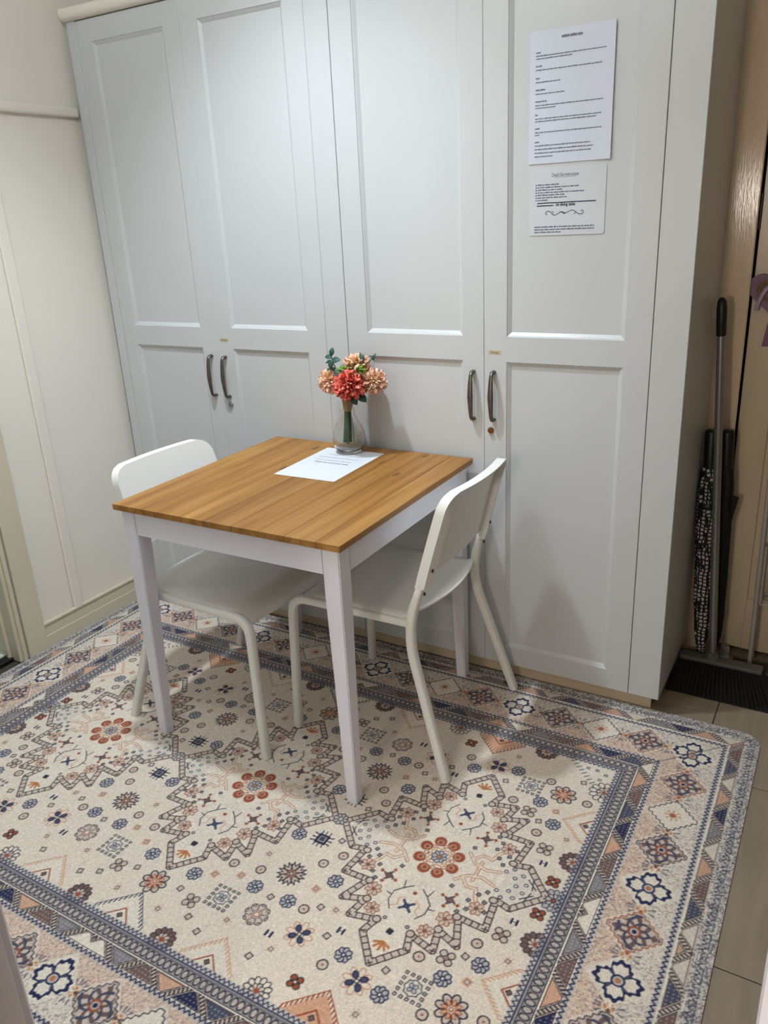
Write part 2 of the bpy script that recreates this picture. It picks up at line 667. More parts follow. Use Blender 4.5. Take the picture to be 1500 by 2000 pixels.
dm.box(dx1 - SX, dx1, DY, DY + 0.04, 0.024, DZ - 0.003, 0.002)
for z0, z1 in ((0.024, 0.208), (0.80, 0.92), (DZ - 0.11, DZ - 0.003)):
    dm.box(dx0 + SX, dx1 - SX, DY, DY + 0.04, z0, z1, 0.0)
dm.build('door_frame', M_door, d1)
for z0, z1 in ((0.208, 0.80), (0.92, DZ - 0.11)):
    p = MB()
    p.box(dx0 + SX, dx1 - SX, DY + 0.010, DY + 0.03, z0, z1)
    p.box(dx0 + SX + 0.018, dx1 - SX - 0.018, DY + 0.004, DY + 0.02, z0 + 0.018, z1 - 0.018, 0.005)
    p.build('panel', M_door, d1)
MB().box(DX0 - 0.004, dx0 + 0.002, DY - 0.012, DY + 0.03, 1.36, 1.46, 0.002).build('hinge', M_black, d1)
struct(MB().box(DX0 - 0.01, DX1 + 0.01, YB, YB + 0.12, -0.004, 0.006, 0.001).build('trim_6', M_tile))
struct(MB().box(DX0 - 0.02, DX1 + 0.02, YB + 0.12, YB + 0.15, -0.02, DZ + 0.02).build('wall_dark_backing', M_dark))  # near-black sheet behind the door, puts the gap's shade into colour

# right wall, front wall with the doorway the picture is taken through, the hall behind it, ceiling
struct(MB().box(XR, XR + 0.1, HALLY, YB + 0.12, 0, ZC).build('wall_right', M_brown))
JX0, JX1, JT = 0.53, 1.357, 0.12
wf = MB()
wf.box(XL, JX0 - 0.02, YF - JT, YF, 0, ZC)
wf.box(JX1 + 0.02, XR, YF - JT, YF, 0, ZC)
wf.box(JX0 - 0.02, JX1 + 0.02, YF - JT, YF, 2.06, ZC)
struct(wf.build('wall_front', M_wall))
jf = MB()
jf.box(JX0 - 0.02, JX0, YF - JT - 0.002, YF + 0.002, 0, 2.06, 0.002)
jf.box(JX0, JX0 + 0.012, YF - JT + 0.01, YF - 0.045, 0, 2.04, 0.002)
jf.box(JX1, JX1 + 0.02, YF - JT - 0.002, YF + 0.002, 0, 2.06, 0.002)
jf.box(JX0, JX1, YF - JT, YF, 2.04, 2.06, 0.002)
for sx, a, b in ((0, JX0 - 0.075, JX0 - 0.006), (1, JX1 + 0.003, JX1 + 0.072)):
    jf.box(a, b, YF - JT - 0.016, YF - JT, 0, 2.12, 0.004)
    jf.box(a + 0.014, b - 0.014, YF - JT - 0.021, YF - JT - 0.014, 0, 2.11, 0.003)
    jf.box(a, b, YF, YF + 0.016, 0, 2.12, 0.004)
struct(jf.build('trim_7', M_white))
struct(MB().box(-1.35, XR + 0.1, HALLY - 0.1, HALLY, 0, ZC).build('wall_hall', M_hall))
struct(MB().box(-1.35, XR + 0.1, HALLY - 0.1, YB + 0.12, ZC, ZC + 0.08).build('ceiling', M_ceil))

# lamp fittings out of frame; the stem belongs to the added fill light
cl = empty('ceiling_downlight', (LAMP[0], LAMP[1], ZC))
tag(cl, 'round white recessed downlight in the ceiling above the dining table', 'lamp')
MB().lathe([(0.062, 0), (0.075, 0), (0.075, -0.008), (0.058, -0.012), (0.05, -0.004)], 28, closed_ends=False).build('ring', M_white, cl, 40)
MB().lathe([(0.001, -0.004), (0.052, -0.004), (0.052, 0)], 24).build('lens', M_glow, cl)
ol = empty('added_fill_lamp', (FILL_POS[0], FILL_POS[1], ZC))
tag(ol, 'added ceiling stem for the fill light above the front of the rug', 'lamp')
MB().lathe([(0.001, 0), (0.06, 0), (0.06, -0.015), (0.008, -0.02), (0.008, -0.05), (0.02, -0.05), (0.02, -0.065), (0.001, -0.065)], 24, closed_ends=False).build('stem', M_white, ol, 40)
hl = empty('hall_floor_lamp', (HALL_LAMP[0], HALL_LAMP[1], 0))
tag(hl, 'floor lamp with open topped warm shade standing in the hall behind the doorway', 'lamp')
MB().lathe([(0.001, 0), (0.13, 0), (0.13, 0.015), (0.02, 0.03), (0.012, 0.04), (0.012, 1.30), (0.03, 1.31), (0.001, 1.32)], 24, closed_ends=False).build('pole', M_black, hl, 40)
MB().lathe([(0.001, 1.33), (0.06, 1.335), (0.065, 1.345), (0.001, 1.35)], 24, closed_ends=False).build('bulb_holder', M_glow_w, hl, 40)

# ------------------------------------------------------------------ fitted wardrobe
wr = empty('fitted_wardrobe', (-0.045, 0.2, 0))
tag(wr, 'tall white fitted wardrobe with four shaker panel doors along the wall', 'wardrobe')
OX, OYW = -0.045, 0.2


def wpart(mb, name, material, parent=wr, smooth=0.0):
    o = mb.build(name, material, parent, smooth)
    o.location = (-OX, -OYW, 0)
    return o


W0, W1, WD, ZD, ZT = -1.0772, 0.9867, 0.45, 0.0546, 2.103
DT = 0.022
c = MB()
c.box(W0 + 0.004, W1 - 0.02, 0.024, WD - 0.002, ZD + 0.01, ZT + 0.0)
wpart(c, 'carcass', M_ward)
wpart(MB().box(W1 - 0.0195, W1, 0.0235, WD - 0.001, ZD, ZT, 0.0006), 'side_panel', M_ward)
wpart(MB().box(W1 - 0.0885, W1, 0.0, 0.022, ZD, ZT, 0.0012), 'end_strip', M_ward)
wpart(MB().box(W0, -1.0365, 0.0, 0.022, ZD, ZT, 0.0012), 'scribe_strip', M_ward)
wpart(MB().box(-0.116, -0.0355, 0.0, 0.022, ZD, ZT, 0.0012), 'filler_strip', M_ward)
wpart(MB().box(W0, W1 - 0.026, 0.032, 0.05, 0.0, ZD + 0.012, 0.001), 'kickboard', M_kick)
co = MB()
pts = []
prof = [(0.02, 0.0), (-0.012, 0.0), (-0.020, 0.006), (-0.024, 0.014), (-0.026, 0.024), (-0.024, 0.032), (-0.016, 0.036), (0.02, 0.036)]
n = len(prof)
va = [co.bm.verts.new((W0, y, ZT + z)) for y, z in prof]
vb = [co.bm.verts.new((W1 + 0.01, y, ZT + z)) for y, z in prof]
for i in range(n):
    co.bm.faces.new((va[i], va[(i + 1) % n], vb[(i + 1) % n], vb[i]))
co.bm.faces.new(va)
co.bm.faces.new(vb[::-1])
wpart(co, 'cornice', M_wall, smooth=50)

DOORS = [(-1.0350, -0.5787, -0.9690, -0.6475), (-0.5797, -0.1158, -0.5090, -0.1882), (-0.0345, 0.4298, 0.0401, 0.3628), (0.4292, 0.8970, 0.4985, 0.8275)]
PZ = [(0.1198, 1.0417), (1.1125, 2.0333)]


def door_mesh(x0, x1, p0, p1):
    """framed door leaf with two recessed panels, each with a stepped moulded edge"""
    mb = MB()
    bm = mb.bm
    g = 0.0007
    xs, zs = [x0 + g, p0, p1, x1 - g], [ZD, PZ[0][0], PZ[0][1], PZ[1][0], PZ[1][1], ZT - 0.004]
    V = {}
    for i, x in enumerate(xs):
        for j, z in enumerate(zs):
            ex = (0.0012 if i == 0 else -0.0012 if i == 3 else 0)
            ez = (0.0012 if j == 0 else -0.0012 if j == 5 else 0)
            V[i, j] = bm.verts.new((x + ex, 0.0, z + ez))
    for i in range(3):
        for j in range(5):
            if i == 1 and j in (1, 3):
                ring = [V[1, j], V[2, j], V[2, j + 1], V[1, j + 1]]
                bx0, bx1, bz0, bz1 = xs[1], xs[2], zs[j], zs[j + 1]
                prev = ring
                for inset, dep in ((0.0015, 0.0025), (0.0035, 0.0033), (0.011, 0.0085), (0.0125, 0.0095)):
                    cur = [bm.verts.new((a, dep, b)) for a, b in ((bx0 + inset, bz0 + inset), (bx1 - inset, bz0 + inset), (bx1 - inset, bz1 - inset), (bx0 + inset, bz1 - inset))]
                    for q in range(4):
                        bm.faces.new((prev[q], prev[(q + 1) % 4], cur[(q + 1) % 4], cur[q]))
                    prev = cur
                bm.faces.new(prev)
            else:
                bm.faces.new((V[i, j], V[i + 1, j], V[i + 1, j + 1], V[i, j + 1]))
    # edges and back
    per = [V[i, 0] for i in range(4)] + [V[3, j] for j in range(1, 6)] + [V[i, 5] for i in (2, 1, 0)] + [V[0, j] for j in (4, 3, 2, 1)]
    cx, cz = (x0 + x1) / 2, (ZD + ZT) / 2

    def outer(v):
        x = x0 + g if abs(v.co.x - (x0 + g + 0.0012)) < 1e-6 else (x1 - g if abs(v.co.x - (x1 - g - 0.0012)) < 1e-6 else v.co.x)
        z = ZD if abs(v.co.z - ZD - 0.0012) < 1e-6 else (ZT - 0.004 if abs(v.co.z - (ZT - 0.004 - 0.0012)) < 1e-6 else v.co.z)
        return x, z
    mid = [bm.verts.new((outer(v)[0], 0.0012, outer(v)[1])) for v in per]
    back = [bm.verts.new((v.co.x, DT, v.co.z)) for v in mid]
    L = len(per)
    for q in range(L):
        bm.faces.new((per[q], per[(q + 1) % L], mid[(q + 1) % L], mid[q]))
        bm.faces.new((mid[q], mid[(q + 1) % L], back[(q + 1) % L], back[q]))
    bm.faces.new(back)
    return mb


HPOS = [(-0.611, 0.944), (-0.548, 0.942), (0.396, 0.940), (0.460, 0.941)]
door_objs = []
for i, d in enumerate(DOORS):
    o = wpart(door_mesh(*d), 'door', M_ward)
    door_objs.append(o)
    path = rounded([(0, 0.0, 0.070), (0, -0.020, 0.069), (0, -0.0255, 0.035), (0, -0.0275, 0.0), (0, -0.0255, -0.035), (0, -0.020, -0.069), (0, 0.0, -0.070)], 0.012, 6)
    ra, rb = [], []
    for p in path:
        b = max(0.0, 1 - abs(p.z) / 0.072)
        foot = 1.0 if p.y > -0.014 else 0.0
        ra.append(0.0036 + 0.0012 * b + 0.0018 * foot)
        rb.append(0.0052 + 0.0036 * b + 0.0022 * foot)
    h = MB().tube(path, ra, rb, 14, hint=(0, 0, 1)).build('handle', M_pewter, o, 60)
    h.location = (HPOS[i][0], 0, HPOS[i][1])
for i, x, z, mt in ((1, -0.546, 0.843, M_chrome), (3, 0.451, 0.838, M_brass)):
    lk = MB()
    rot = lambda p: (p[0], -p[2], p[1])
    prof = [(0.0095, 0.0), (0.0095, 0.004), (0.0075, 0.0065), (0.007, 0.009), (0.001, 0.009)]
    lk.lathe(prof, 20)
    for v in lk.bm.verts:
        v.co = Vector((v.co.x, -v.co.z, v.co.y))
    lk.box(-0.0008, 0.0008, -0.0098, -0.0088, -0.004, 0.004)
    l = lk.build('lock', mt, door_objs[i], 40)
    l.location = (x, 0.0, z)
for i, x0, x1, z in ((1, -0.563, -0.528, 1.071), (3, 0.443, 0.481, 1.068)):
    st = MB().box(x0, x1, -0.0005, 0.0, z - 0.0055, z + 0.0055).build('name_label', M_sticker, door_objs[i])
    me = text_mesh('Private', 0.0085, 'label_text', bold=0.0002, align='CENTER')
    for v in me.vertices:
        v.co = Vector(((x0 + x1) / 2 + v.co.x, -0.0007, z - 0.003 + v.co.y))
    me.materials.append(M_ink)
    lt = link_mesh('label_text', me, M_ink, door_objs[i])


# ------------------------------------------------------------------ notices on door four
def word_bars(lines, seed, z=0.0):
    """rows of tiny print: each (x0, y, x1, height, bold) is broken into word-long strokes of letter-like ticks"""
    r = random.Random(seed)
    vs, fs = [], []
    for x0, y, x1, h, _ in lines:
        x = x0
        while x < x1 - h:
            wl = min(x1 - x, h * r.uniform(1.2, 5.2))
            xe = x + wl
            while x < xe:
                lw = h * r.uniform(0.9, 1.6)
                hh = h * (1.0 if r.random() < 0.3 else 0.8)
                k = len(vs)
                a, b = x, min(xe, x + lw * 0.96)
                vs += [(a, y, z), (b, y, z), (b, y + hh, z), (a, y + hh, z)]
                fs.append((k, k + 1, k + 2, k + 3))
                x += lw
            x = xe + h * 0.45
    return vs, fs


PY = 0.0088          # face of the recessed door panel carries the sheets
# large notice: local frame u right, v up, origin at lower left
NW, NH = 0.213, 0.300
nt1 = empty('printed_notice', (0.5535, PY, 1.555))
tag(nt1, 'large printed sheet of house notes taped high on the wardrobe door', 'notice')
g = MB()
nx, nz = 8, 10
ids = {}
for a in range(nx + 1):
    for b in range(nz + 1):
        x, z = NW * a / nx, NH * b / nz
        cur = 0.004 * max(0, (x / NW - 0.75) / 0.25) ** 2 + 0.0012
        ids[a, b] = g.bm.verts.new((x, -cur, z))
for a in range(nx):
    for b in range(nz):
        g.bm.faces.new((ids[a, b], ids[a + 1, b], ids[a + 1, b + 1], ids[a, b + 1]))
sheet = g.build('sheet', M_paper_blue, nt1)
sol = sheet.modifiers.new('thickness', 'SOLIDIFY')
sol.thickness = 0.0004
L = []
top = 0.258
L.append((0.016, 0.2515, 0.030, 0.0032, 1))
for ln in ((0.016, 0.2445, 0.193), (0.016, 0.2385, 0.108)):
    L.append((*ln, 0.0026, 0))
rows = [(0.222, 0.031, [0.182]), (0.195, 0.028, [0.079]), (0.169, 0.044, [0.092]), (0.143, 0.045, [0.188, 0.068]), (0.1125, 0.023, [0.187, 0.172]), (0.081, 0.031, [0.187, 0.028])]
for y, hx, body in rows:
    L.append((0.016, y, hx, 0.0032, 1))
    for q, e in enumerate(body):
        L.append((0.016, y - 0.0085 - 0.006 * q, e, 0.0026, 0))
L.append((0.016, 0.050, 0.030, 0.0032, 1))
for q, e in enumerate((0.160, 0.168, 0.166, 0.064)):
    L.append((0.016, 0.0415 - 0.0085 * q, e, 0.0028, 0))
L.append((0.080, 0.280, 0.132, 0.0046, 1))
vs, fs = word_bars(L, 5)
mp_ = MB()
mp_.pydata([(x, -0.0022 - 0.004 * max(0, (x / NW - 0.75) / 0.25) ** 2, y) for x, y, z in vs], fs)
mp_.pydata([(0.080, -0.0023, 0.2785), (0.132, -0.0023, 0.2785), (0.132, -0.0023, 0.2792), (0.080, -0.0023, 0.2792)], [(0, 1, 2, 3)])
tag(mp_.build('print_lines', M_ink, nt1), kind='stuff')

# laminated check-out card
CW, CH = 0.200, 0.165
nt2 = empty('checkout_card', (0.558, PY, 1.380))
tag(nt2, 'smaller laminated check out card with pen scribbles and a flourish below the large notice', 'notice')


def rrect(wd, ht, r, n=5):
    out = []
    for cx, cy, a0 in ((wd - r, r, -PI / 2), (wd - r, ht - r, 0), (r, ht - r, PI / 2), (r, r, PI)):
        for k in range(n + 1):
            a = a0 + PI / 2 * k / n
            out.append((cx + r * math.cos(a), cy + r * math.sin(a)))
    return out


MB().prism(rrect(CW, CH, 0.006), -0.0012, -0.0004, lambda p: (p[0], p[2], p[1])).build('laminate', M_laminate, nt2)
me = text_mesh('Check Out Instructions', 0.0125, 'title', bold=0.00015, align='CENTER')
for v in me.vertices:
    v.co = Vector((0.094 + v.co.x * 0.60, -0.0015, 0.1425 + v.co.y))
me.materials.append(M_ink)
link_mesh('title_text', me, M_ink, nt2)
L = []
for q, e in enumerate((0.078, 0.130, 0.088, 0.145, 0.096, 0.100, 0.052)):
    L.append((0.022, 0.1225 - 0.0062 * q, e, 0.0034, 0))
    L.append((0.0155, 0.1225 - 0.0062 * q, 0.0205, 0.003, 0))
for q, e in enumerate((0.174, 0.174, 0.086)):
    L.append((0.014, 0.0195 - 0.0066 * q, e, 0.0036, 0))
vs, fs = word_bars(L, 9)
mp_ = MB()
mp_.pydata([(x, -0.0015, y) for x, y, z in vs], fs)
mp_.pydata([(0.066, -0.0015, 0.1400), (0.122, -0.0015, 0.1400), (0.122, -0.0015, 0.1407), (0.066, -0.0015, 0.1407)], [(0, 1, 2, 3)])
tag(mp_.build('print_lines', M_ink, nt2), kind='stuff')


def flat_stroke(mb, pts, wd, y=-0.0016):
    P = [Vector((p[0], 0, p[1])) for p in pts]
    vs, fs = [], []
    for i, p in enumerate(P):
        t = (P[min(i + 1, len(P) - 1)] - P[max(i - 1, 0)]).normalized()
        nrm = Vector((-t.z, 0, t.x)) * wd / 2
        vs += [(p.x + nrm.x, y, p.z + nrm.z), (p.x - nrm.x, y, p.z - nrm.z)]
    for i in range(len(P) - 1):
        fs.append((2 * i, 2 * i + 1, 2 * i + 3, 2 * i + 2))
    mb.pydata(vs, fs)


sc_ = MB()
flat_stroke(sc_, [(0.021, 0.0795), (0.048, 0.0800), (0.075, 0.0795), (0.110, 0.0802), (0.145, 0.0798), (0.176, 0.0800)], 0.0026)
flat_stroke(sc_, [(0.020, 0.0730), (0.040, 0.0734), (0.065, 0.0731)], 0.0026)
sc_.build('pen_strikeout', M_pen, nt2)
me = text_mesh('on dining table', 0.0105, 'handwriting', bold=0.0003, shear=0.15)
for v in me.vertices:
    v.co = Vector((0.071 + v.co.x * 0.82, -0.0016, 0.0715 + v.co.y))
me.materials.append(M_pen)
link_mesh('handwriting', me, M_pen, nt2)
fl_ = MB()
FX = lambda px, py: (0.021 + (px - 200) / 1120 * 0.157, 0.165 - (py + (px - 700) * 0.05 - 70) / 1240 * 0.165)
cur1 = [(395, 945), (365, 915), (400, 878), (450, 885), (500, 930), (545, 948), (610, 915), (660, 888), (720, 905), (780, 890), (840, 858), (890, 855), (940, 880), (990, 915), (1040, 922), (1080, 890), (1070, 855), (1035, 862)]
flat_stroke(fl_, [(p.x, p.y) for p in bez([(*FX(a, b), 0) for a, b in cur1], 6)], 0.0022)
flat_stroke(fl_, [(p.x, p.y) for p in bez([(*FX(a, b), 0) for a, b in [(480, 880), (515, 890), (500, 930)]], 5)], 0.0018)
flat_stroke(fl_, [(p.x, p.y) for p in bez([(*FX(a, b), 0) for a, b in [(910, 925), (925, 905), (940, 880)]], 5)], 0.0018)
flat_stroke(fl_, [(p.x, p.y) for p in bez([(*FX(a, b), 0) for a, b in [(640, 885), (700, 885), (740, 912), (700, 918)]], 5)], 0.0018)
fl_.build('flourish', M_ink, nt2)

# ------------------------------------------------------------------ rug
RCX, RCY = 0.093, -0.805
FU, FV = 0.854, 0.495                     # half size of the field
RU, RV = 1.182, 0.832                     # half size of the rug
PX = 0.0008
CWD, CHT = int(1.20 / PX), int(0.85 / PX)
CREAM = np.array([227, 214, 199]) / 255.0
INK = dict(n=(34, 42, 80), b=(66, 55, 58), g=(136, 133, 140), r=(158, 82, 54), p=(212, 164, 136), m=(116, 92, 90), c=(230, 219, 205), l=(188, 182, 180), o=(188, 120, 74), d=(50, 48, 60), k=(206, 190, 178), s=(70, 76, 100), h=(192, 126, 96))
INK = {k_: np.array(v) / 255.0 for k_, v in INK.items()}
cv = np.zeros((CHT, CWD, 3), np.float32) + CREAM
UU = (np.arange(CWD) + 0.5) * PX
VV = (np.arange(CHT) + 0.5) * PX


def win(u0, u1, v0, v1):
    a, b = max(0, int(u0 / PX) - 1), min(CWD, int(u1 / PX) + 2)
    c_, d_ = max(0, int(v0 / PX) - 1), min(CHT, int(v1 / PX) + 2)
    if a >= b or c_ >= d_:
        return None
    return (slice(c_, d_), slice(a, b)), UU[a:b][None, :], VV[c_:d_][:, None]


def paint(sl, mask, col, al=1.0):
    t = cv[sl]
    mk = (mask * al)[..., None]
    cv[sl] = t * (1 - mk) + INK[col] * mk


def disc(x, y, r, col, al=1.0, r2=None):
    q = win(x - r, x + r, y - r, y + r)
    if q:
        d = np.hypot(q[1] - x, q[2] - y)
        mk = d <= r
        if r2 is not None:
            mk &= d >= r2
        paint(q[0], mk.astype(np.float32), col, al)


def seg(p, q_, wd, col, al=1.0):
    x0, y0, x1, y1 = *p, *q_
    h = wd / 2
    q = win(min(x0, x1) - h, max(x0, x1) + h, min(y0, y1) - h, max(y0, y1) + h)
    if q:
        dx, dy = x1 - x0, y1 - y0
        l2 = dx * dx + dy * dy + 1e-12
        t = np.clip(((q[1] - x0) * dx + (q[2] - y0) * dy) / l2, 0, 1)
        d = np.hypot(q[1] - x0 - t * dx, q[2] - y0 - t * dy)
        paint(q[0], (d <= h).astype(np.float32), col, al)


def pline(pts, wd, col, closed=False, al=1.0):
    n_ = len(pts)
    for i_ in range(n_ if closed else n_ - 1):
        seg(pts[i_], pts[(i_ + 1) % n_], wd, col, al)


def poly(pts, col, al=1.0):
    xs_, ys_ = [p[0] for p in pts], [p[1] for p in pts]
    q = win(min(xs_), max(xs_), min(ys_), max(ys_))
    if q:
        X, Y = np.broadcast_arrays(q[1], q[2])
        ins = np.zeros(X.shape, bool)
        n_ = len(pts)
        for i_ in range(n_):
            x0, y0 = pts[i_]
            x1, y1 = pts[(i_ + 1) % n_]
            if y0 != y1:
                cr_ = ((y0 > Y) != (y1 > Y)) & (X < (x1 - x0) * (Y - y0) / (y1 - y0) + x0)
                ins ^= cr_
        paint(q[0], ins.astype(np.float32), col, al)


def pet(x, y, n_, r0, r1, wd, col, fill=None, a0=0.0, lw=0.0022, al=1.0):
    """n petals drawn as outlined ellipses between radius r0 and r1"""
    for k_ in range(n_):
        a = a0 + 2 * PI * k_ / n_
        cx_, cy_, L_ = x + math.cos(a) * (r0 + r1) / 2, y + math.sin(a) * (r0 + r1) / 2, (r1 - r0) / 2
        ring = [(cx_ + math.cos(a) * L_ * math.cos(t) - math.sin(a) * wd * math.sin(t), cy_ + math.sin(a) * L_ * math.cos(t) + math.cos(a) * wd * math.sin(t)) for t in np.linspace(0, 2 * PI, 13)[:-1]]
        if fill:
            poly(ring, fill, al)
        if col:
            pline(ring, lw, col, True, al)


def star(x, y, n_, ro, ri, col, a0=0.0, fill=None, lw=0.0022):
    pts = []
    for k_ in range(2 * n_):
        r_ = ro if k_ % 2 == 0 else ri
        a = a0 + PI * k_ / n_
        pts.append((x + r_ * math.cos(a), y + r_ * math.sin(a)))
    if fill:
        poly(pts, fill)
    if col:
        pline(pts, lw, col, True)


def sq(x, y, h, col, rot=0.0, fill=None, lw=0.002):
    pts = [(x + h * 1.414 * math.cos(rot + PI / 4 + k_ * PI / 2), y + h * 1.414 * math.sin(rot + PI / 4 + k_ * PI / 2)) for k_ in range(4)]
    if fill:
        poly(pts, fill)
    if col:
        pline(pts, lw, col, True)


# scattered field motifs, one quadrant
def m_fluffy(x, y):
    star(x, y, 16, 0.036, 0.022, 'd', fill='k', lw=0.0026)
    star(x, y, 8, 0.030, 0.008, 'b', a0=0.2, fill='c', lw=0.002)
    for k_ in range(8):
        a = k_ * PI / 4 + 0.2
        seg((x, y), (x + 0.017 * math.cos(a), y + 0.017 * math.sin(a)), 0.0022, 'r')
    sq(x, y, 0.004, 'd', PI / 4, 'c')


def m_hexbox(x, y):
    for k_ in range(5):
        t = -0.027 + k_ * 0.0135
        for a, b in ((t, -0.027), (t, 0.027), (-0.027, t), (0.027, t)):
            sq(x + a, y + b, 0.0032, 'd', 0.2, 'l', 0.002)
    star(x, y, 8, 0.0200, 0.0165, 's', fill='c', lw=0.0024)
    pet(x, y, 4, 0.001, 0.0125, 0.0045, 's', 'l', a0=PI / 4, lw=0.002)


def m_spider(x, y):
    for sx in (-1, 1):
        for k_ in (-1, 0, 1):
            seg((x + sx * 0.010, y + k_ * 0.009), (x + sx * 0.026, y + k_ * 0.012), 0.003, 'd')
            seg((x + k_ * 0.009, y + sx * 0.010), (x + k_ * 0.012, y + sx * 0.026), 0.003, 'n')
            disc(x + sx * 0.026, y + k_ * 0.013, 0.0026, 'd')
    sq(x, y, 0.0145, 'n', 0, 'd', 0.003)
    sq(x, y, 0.008, 'l', 0, 's', 0.002)


def m_rosette(x, y):
    pet(x, y, 8, 0.004, 0.0190, 0.0062, 'n', 'l', lw=0.0026)
    disc(x, y, 0.0050, 'c')
    disc(x, y, 0.0050, 'n', 1, 0.0030)


def m_ring(x, y, s=1.0):
    disc(x, y, 0.0132 * s, 'b')
    disc(x, y, 0.0100 * s, 'k')
    disc(x, y, 0.0025 * s, 'r')


def m_dia(x, y):
    sq(x, y, 0.0064, 'b', 0.35, 'k', 0.0026)


def m_pink(x, y):
    sq(x, y, 0.0085, 'p', 0.3, 'p', 0.002)
    sq(x, y, 0.0045, 'm', 0.3, 'k', 0.0014)


def m_quat(x, y):
    for sx in (-1, 1):
        for sy in (-1, 1):
            disc(x + sx * 0.0088, y + sy * 0.0088, 0.0092, 'b')
            disc(x + sx * 0.0088, y + sy * 0.0088, 0.0066, 'k')
    disc(x, y, 0.0025, 'r')


def m_redquat(x, y):
    pet(x, y, 4, 0.003, 0.018, 0.007, 'b', 'r', a0=PI / 4, lw=0.0026)
    pet(x, y, 4, 0.003, 0.012, 0.003, None, 'd', a0=0)
    disc(x, y, 0.003, 'c')


def m_blueflower(x, y):
    pet(x, y, 8, 0.010, 0.033, 0.007, 'h', None, a0=0, lw=0.0022, al=0.8)
    pet(x, y, 4, 0.007, 0.024, 0.006, 'n', 's', a0=PI / 4 + 0.1, lw=0.0028)
    disc(x, y, 0.006, 'd', 1, 0.0035)


def m_bars(x, y):
    for sx in (-1, 1):
        seg((x + sx * 0.006, y - 0.006), (x + sx * 0.006, y + 0.006), 0.0055, 'n')
    seg((x - 0.006, y), (x + 0.006, y), 0.0015, 'd')


def m_flower(x, y, s=1.0):
    pet(x, y, 8, 0.010 * s, 0.034 * s, 0.0085 * s, 'd', 'k', lw=0.0032)
    pet(x, y, 8, 0.008 * s, 0.022 * s, 0.0040 * s, 'r', 'p', lw=0.0018)
    disc(x, y, 0.0055, 'r')
    disc(x, y, 0.003, 'c')


def m_light(x, y):
    pet(x, y, 8, 0.010, 0.030, 0.0095, 'm', 'k', lw=0.0022)
    pet(x, y, 8, 0.024, 0.030, 0.005, 'd', None, lw=0.002)
    disc(x, y, 0.010, 'c')
    disc(x, y, 0.008, 'r', 1, 0.0055)


def m_faint(x, y):
    for k_ in range(8):
        a = k_ * PI / 4
        seg((x, y), (x + 0.013 * math.cos(a), y + 0.013 * math.sin(a)), 0.002, 'p', 0.7)
    sq(x, y, 0.0045, 'm', 0.3, 'k', 0.002)


MOT = [
    (m_fluffy, [(.276, .206)]), (m_hexbox, [(.670, .335), (.175, .338)]), (m_spider, [(.278, .080)]),
    (m_rosette, [(.217, .092), (.382, .178), (.317, .276), (.505, .335), (.768, .225), (.713, .288), (.618, .378), (.068, .313), (.223, .277)]),
    (m_ring, [(.326, .145), (.356, .103), (.362, .277), (.479, .375), (.203, .230), (.647, .265), (.741, .180), (.712, .376), (.822, .334), (.132, .243)]),
    (m_dia, [(.274, .284), (.393, .255), (.448, .312), (.602, .325), (.732, .220), (.326, .063), (.143, .414), (.070, .362), (.329, .430), (.187, .435), (.79, .41)]),
    (m_pink, [(.354, .217), (.760, .272), (.113, .291), (.172, .265)]), (m_quat, [(.698, .242), (.778, .137), (.117, .378)]),
    (m_redquat, [(.452, .434), (.828, .050)]), (m_blueflower, [(.392, .336), (.562, .374)]), (m_bars, [(.332, .366), (.468, .287), (.790, .093)]),
    (m_flower, [(.757, .340), (0, .375)]), (m_light, [(.276, .338)]), (m_faint, [(.19, .18), (.428, .246), (.598, .436), (.065, .43), (.226, .381), (.814, .19), (.36, .395)])]
for f_, pl in MOT:
    for x_, y_ in pl:
        f_(x_, y_)


# motifs sitting on the field edge
def chevron(cx_, half, base, tipv, fillc, linec, axis='v'):
    """toothed half-diamond rising from the field edge"""
    T = (lambda a, b: (a, b)) if axis == 'v' else (lambda a, b: (b, a))
    poly([T(cx_ - half, base), T(cx_, tipv), T(cx_ + half, base)], fillc)
    N_ = 9
    for k_ in range(N_ + 1):
        t = k_ / N_
        for s_ in (-1, 1):
            a, b = cx_ + s_ * half * (1 - t), base + (tipv - base) * t
            seg(T(a, b), T(a, b - 0.011), 0.0032, linec)
    for s_ in (-1, 1):
        pline([T(cx_ + s_ * half, base - 0.011), T(cx_, tipv - 0.011)], 0.002, linec)
    pline([T(cx_ - half * .45, base), T(cx_, base - half * .45), T(cx_ + half * .45, base)], 0.0035, 'r')
    sq(*T(cx_, base - 0.012), 0.005, 'd', PI / 4, 'm')


def halfros(x, y, fillc, linec, r=0.032):
    pet(x, y, 12, r * 0.45, r, r * 0.2, linec, fillc, lw=0.0024)
    pet(x, y, 8, 0.004, r * 0.55, r * 0.16, linec, 'k', lw=0.002)
    disc(x, y, 0.006, 'r')


chevron(0.0, 0.072, FV, FV - 0.072, 'c', 's')
chevron(0.259, 0.068, FV, FV - 0.068, 'c', 'p')
chevron(0.526, 0.068, FV, FV - 0.068, 'p', 'r')
chevron(0.255, 0.060, FU, FU - 0.060, 'c', 'p', 'u')
poly([(FU, FV - 0.13), (FU - 0.09, FV - 0.02), (FU - 0.13, FV), (FU, FV)], 'c')
for k_ in range(14):
    t = k_ / 13
    a = (FU - 0.13 * t, FV - 0.13 * (1 - t))
    seg(a, (a[0] + 0.010, a[1] + 0.010), 0.003, 's')
for a in ((0.02, 0.03), (0.045, 0.02), (0.03, 0.055), (0.07, 0.02), (0.02, 0.08)):
    sq(FU - a[0], FV - a[1], 0.004, 's', 0, 'l')
halfros(.394, FV - .008, 'c', 'd')
halfros(.133, FV - .008, 'm', 'b')
halfros(.66, FV - .004, 'm', 'b')
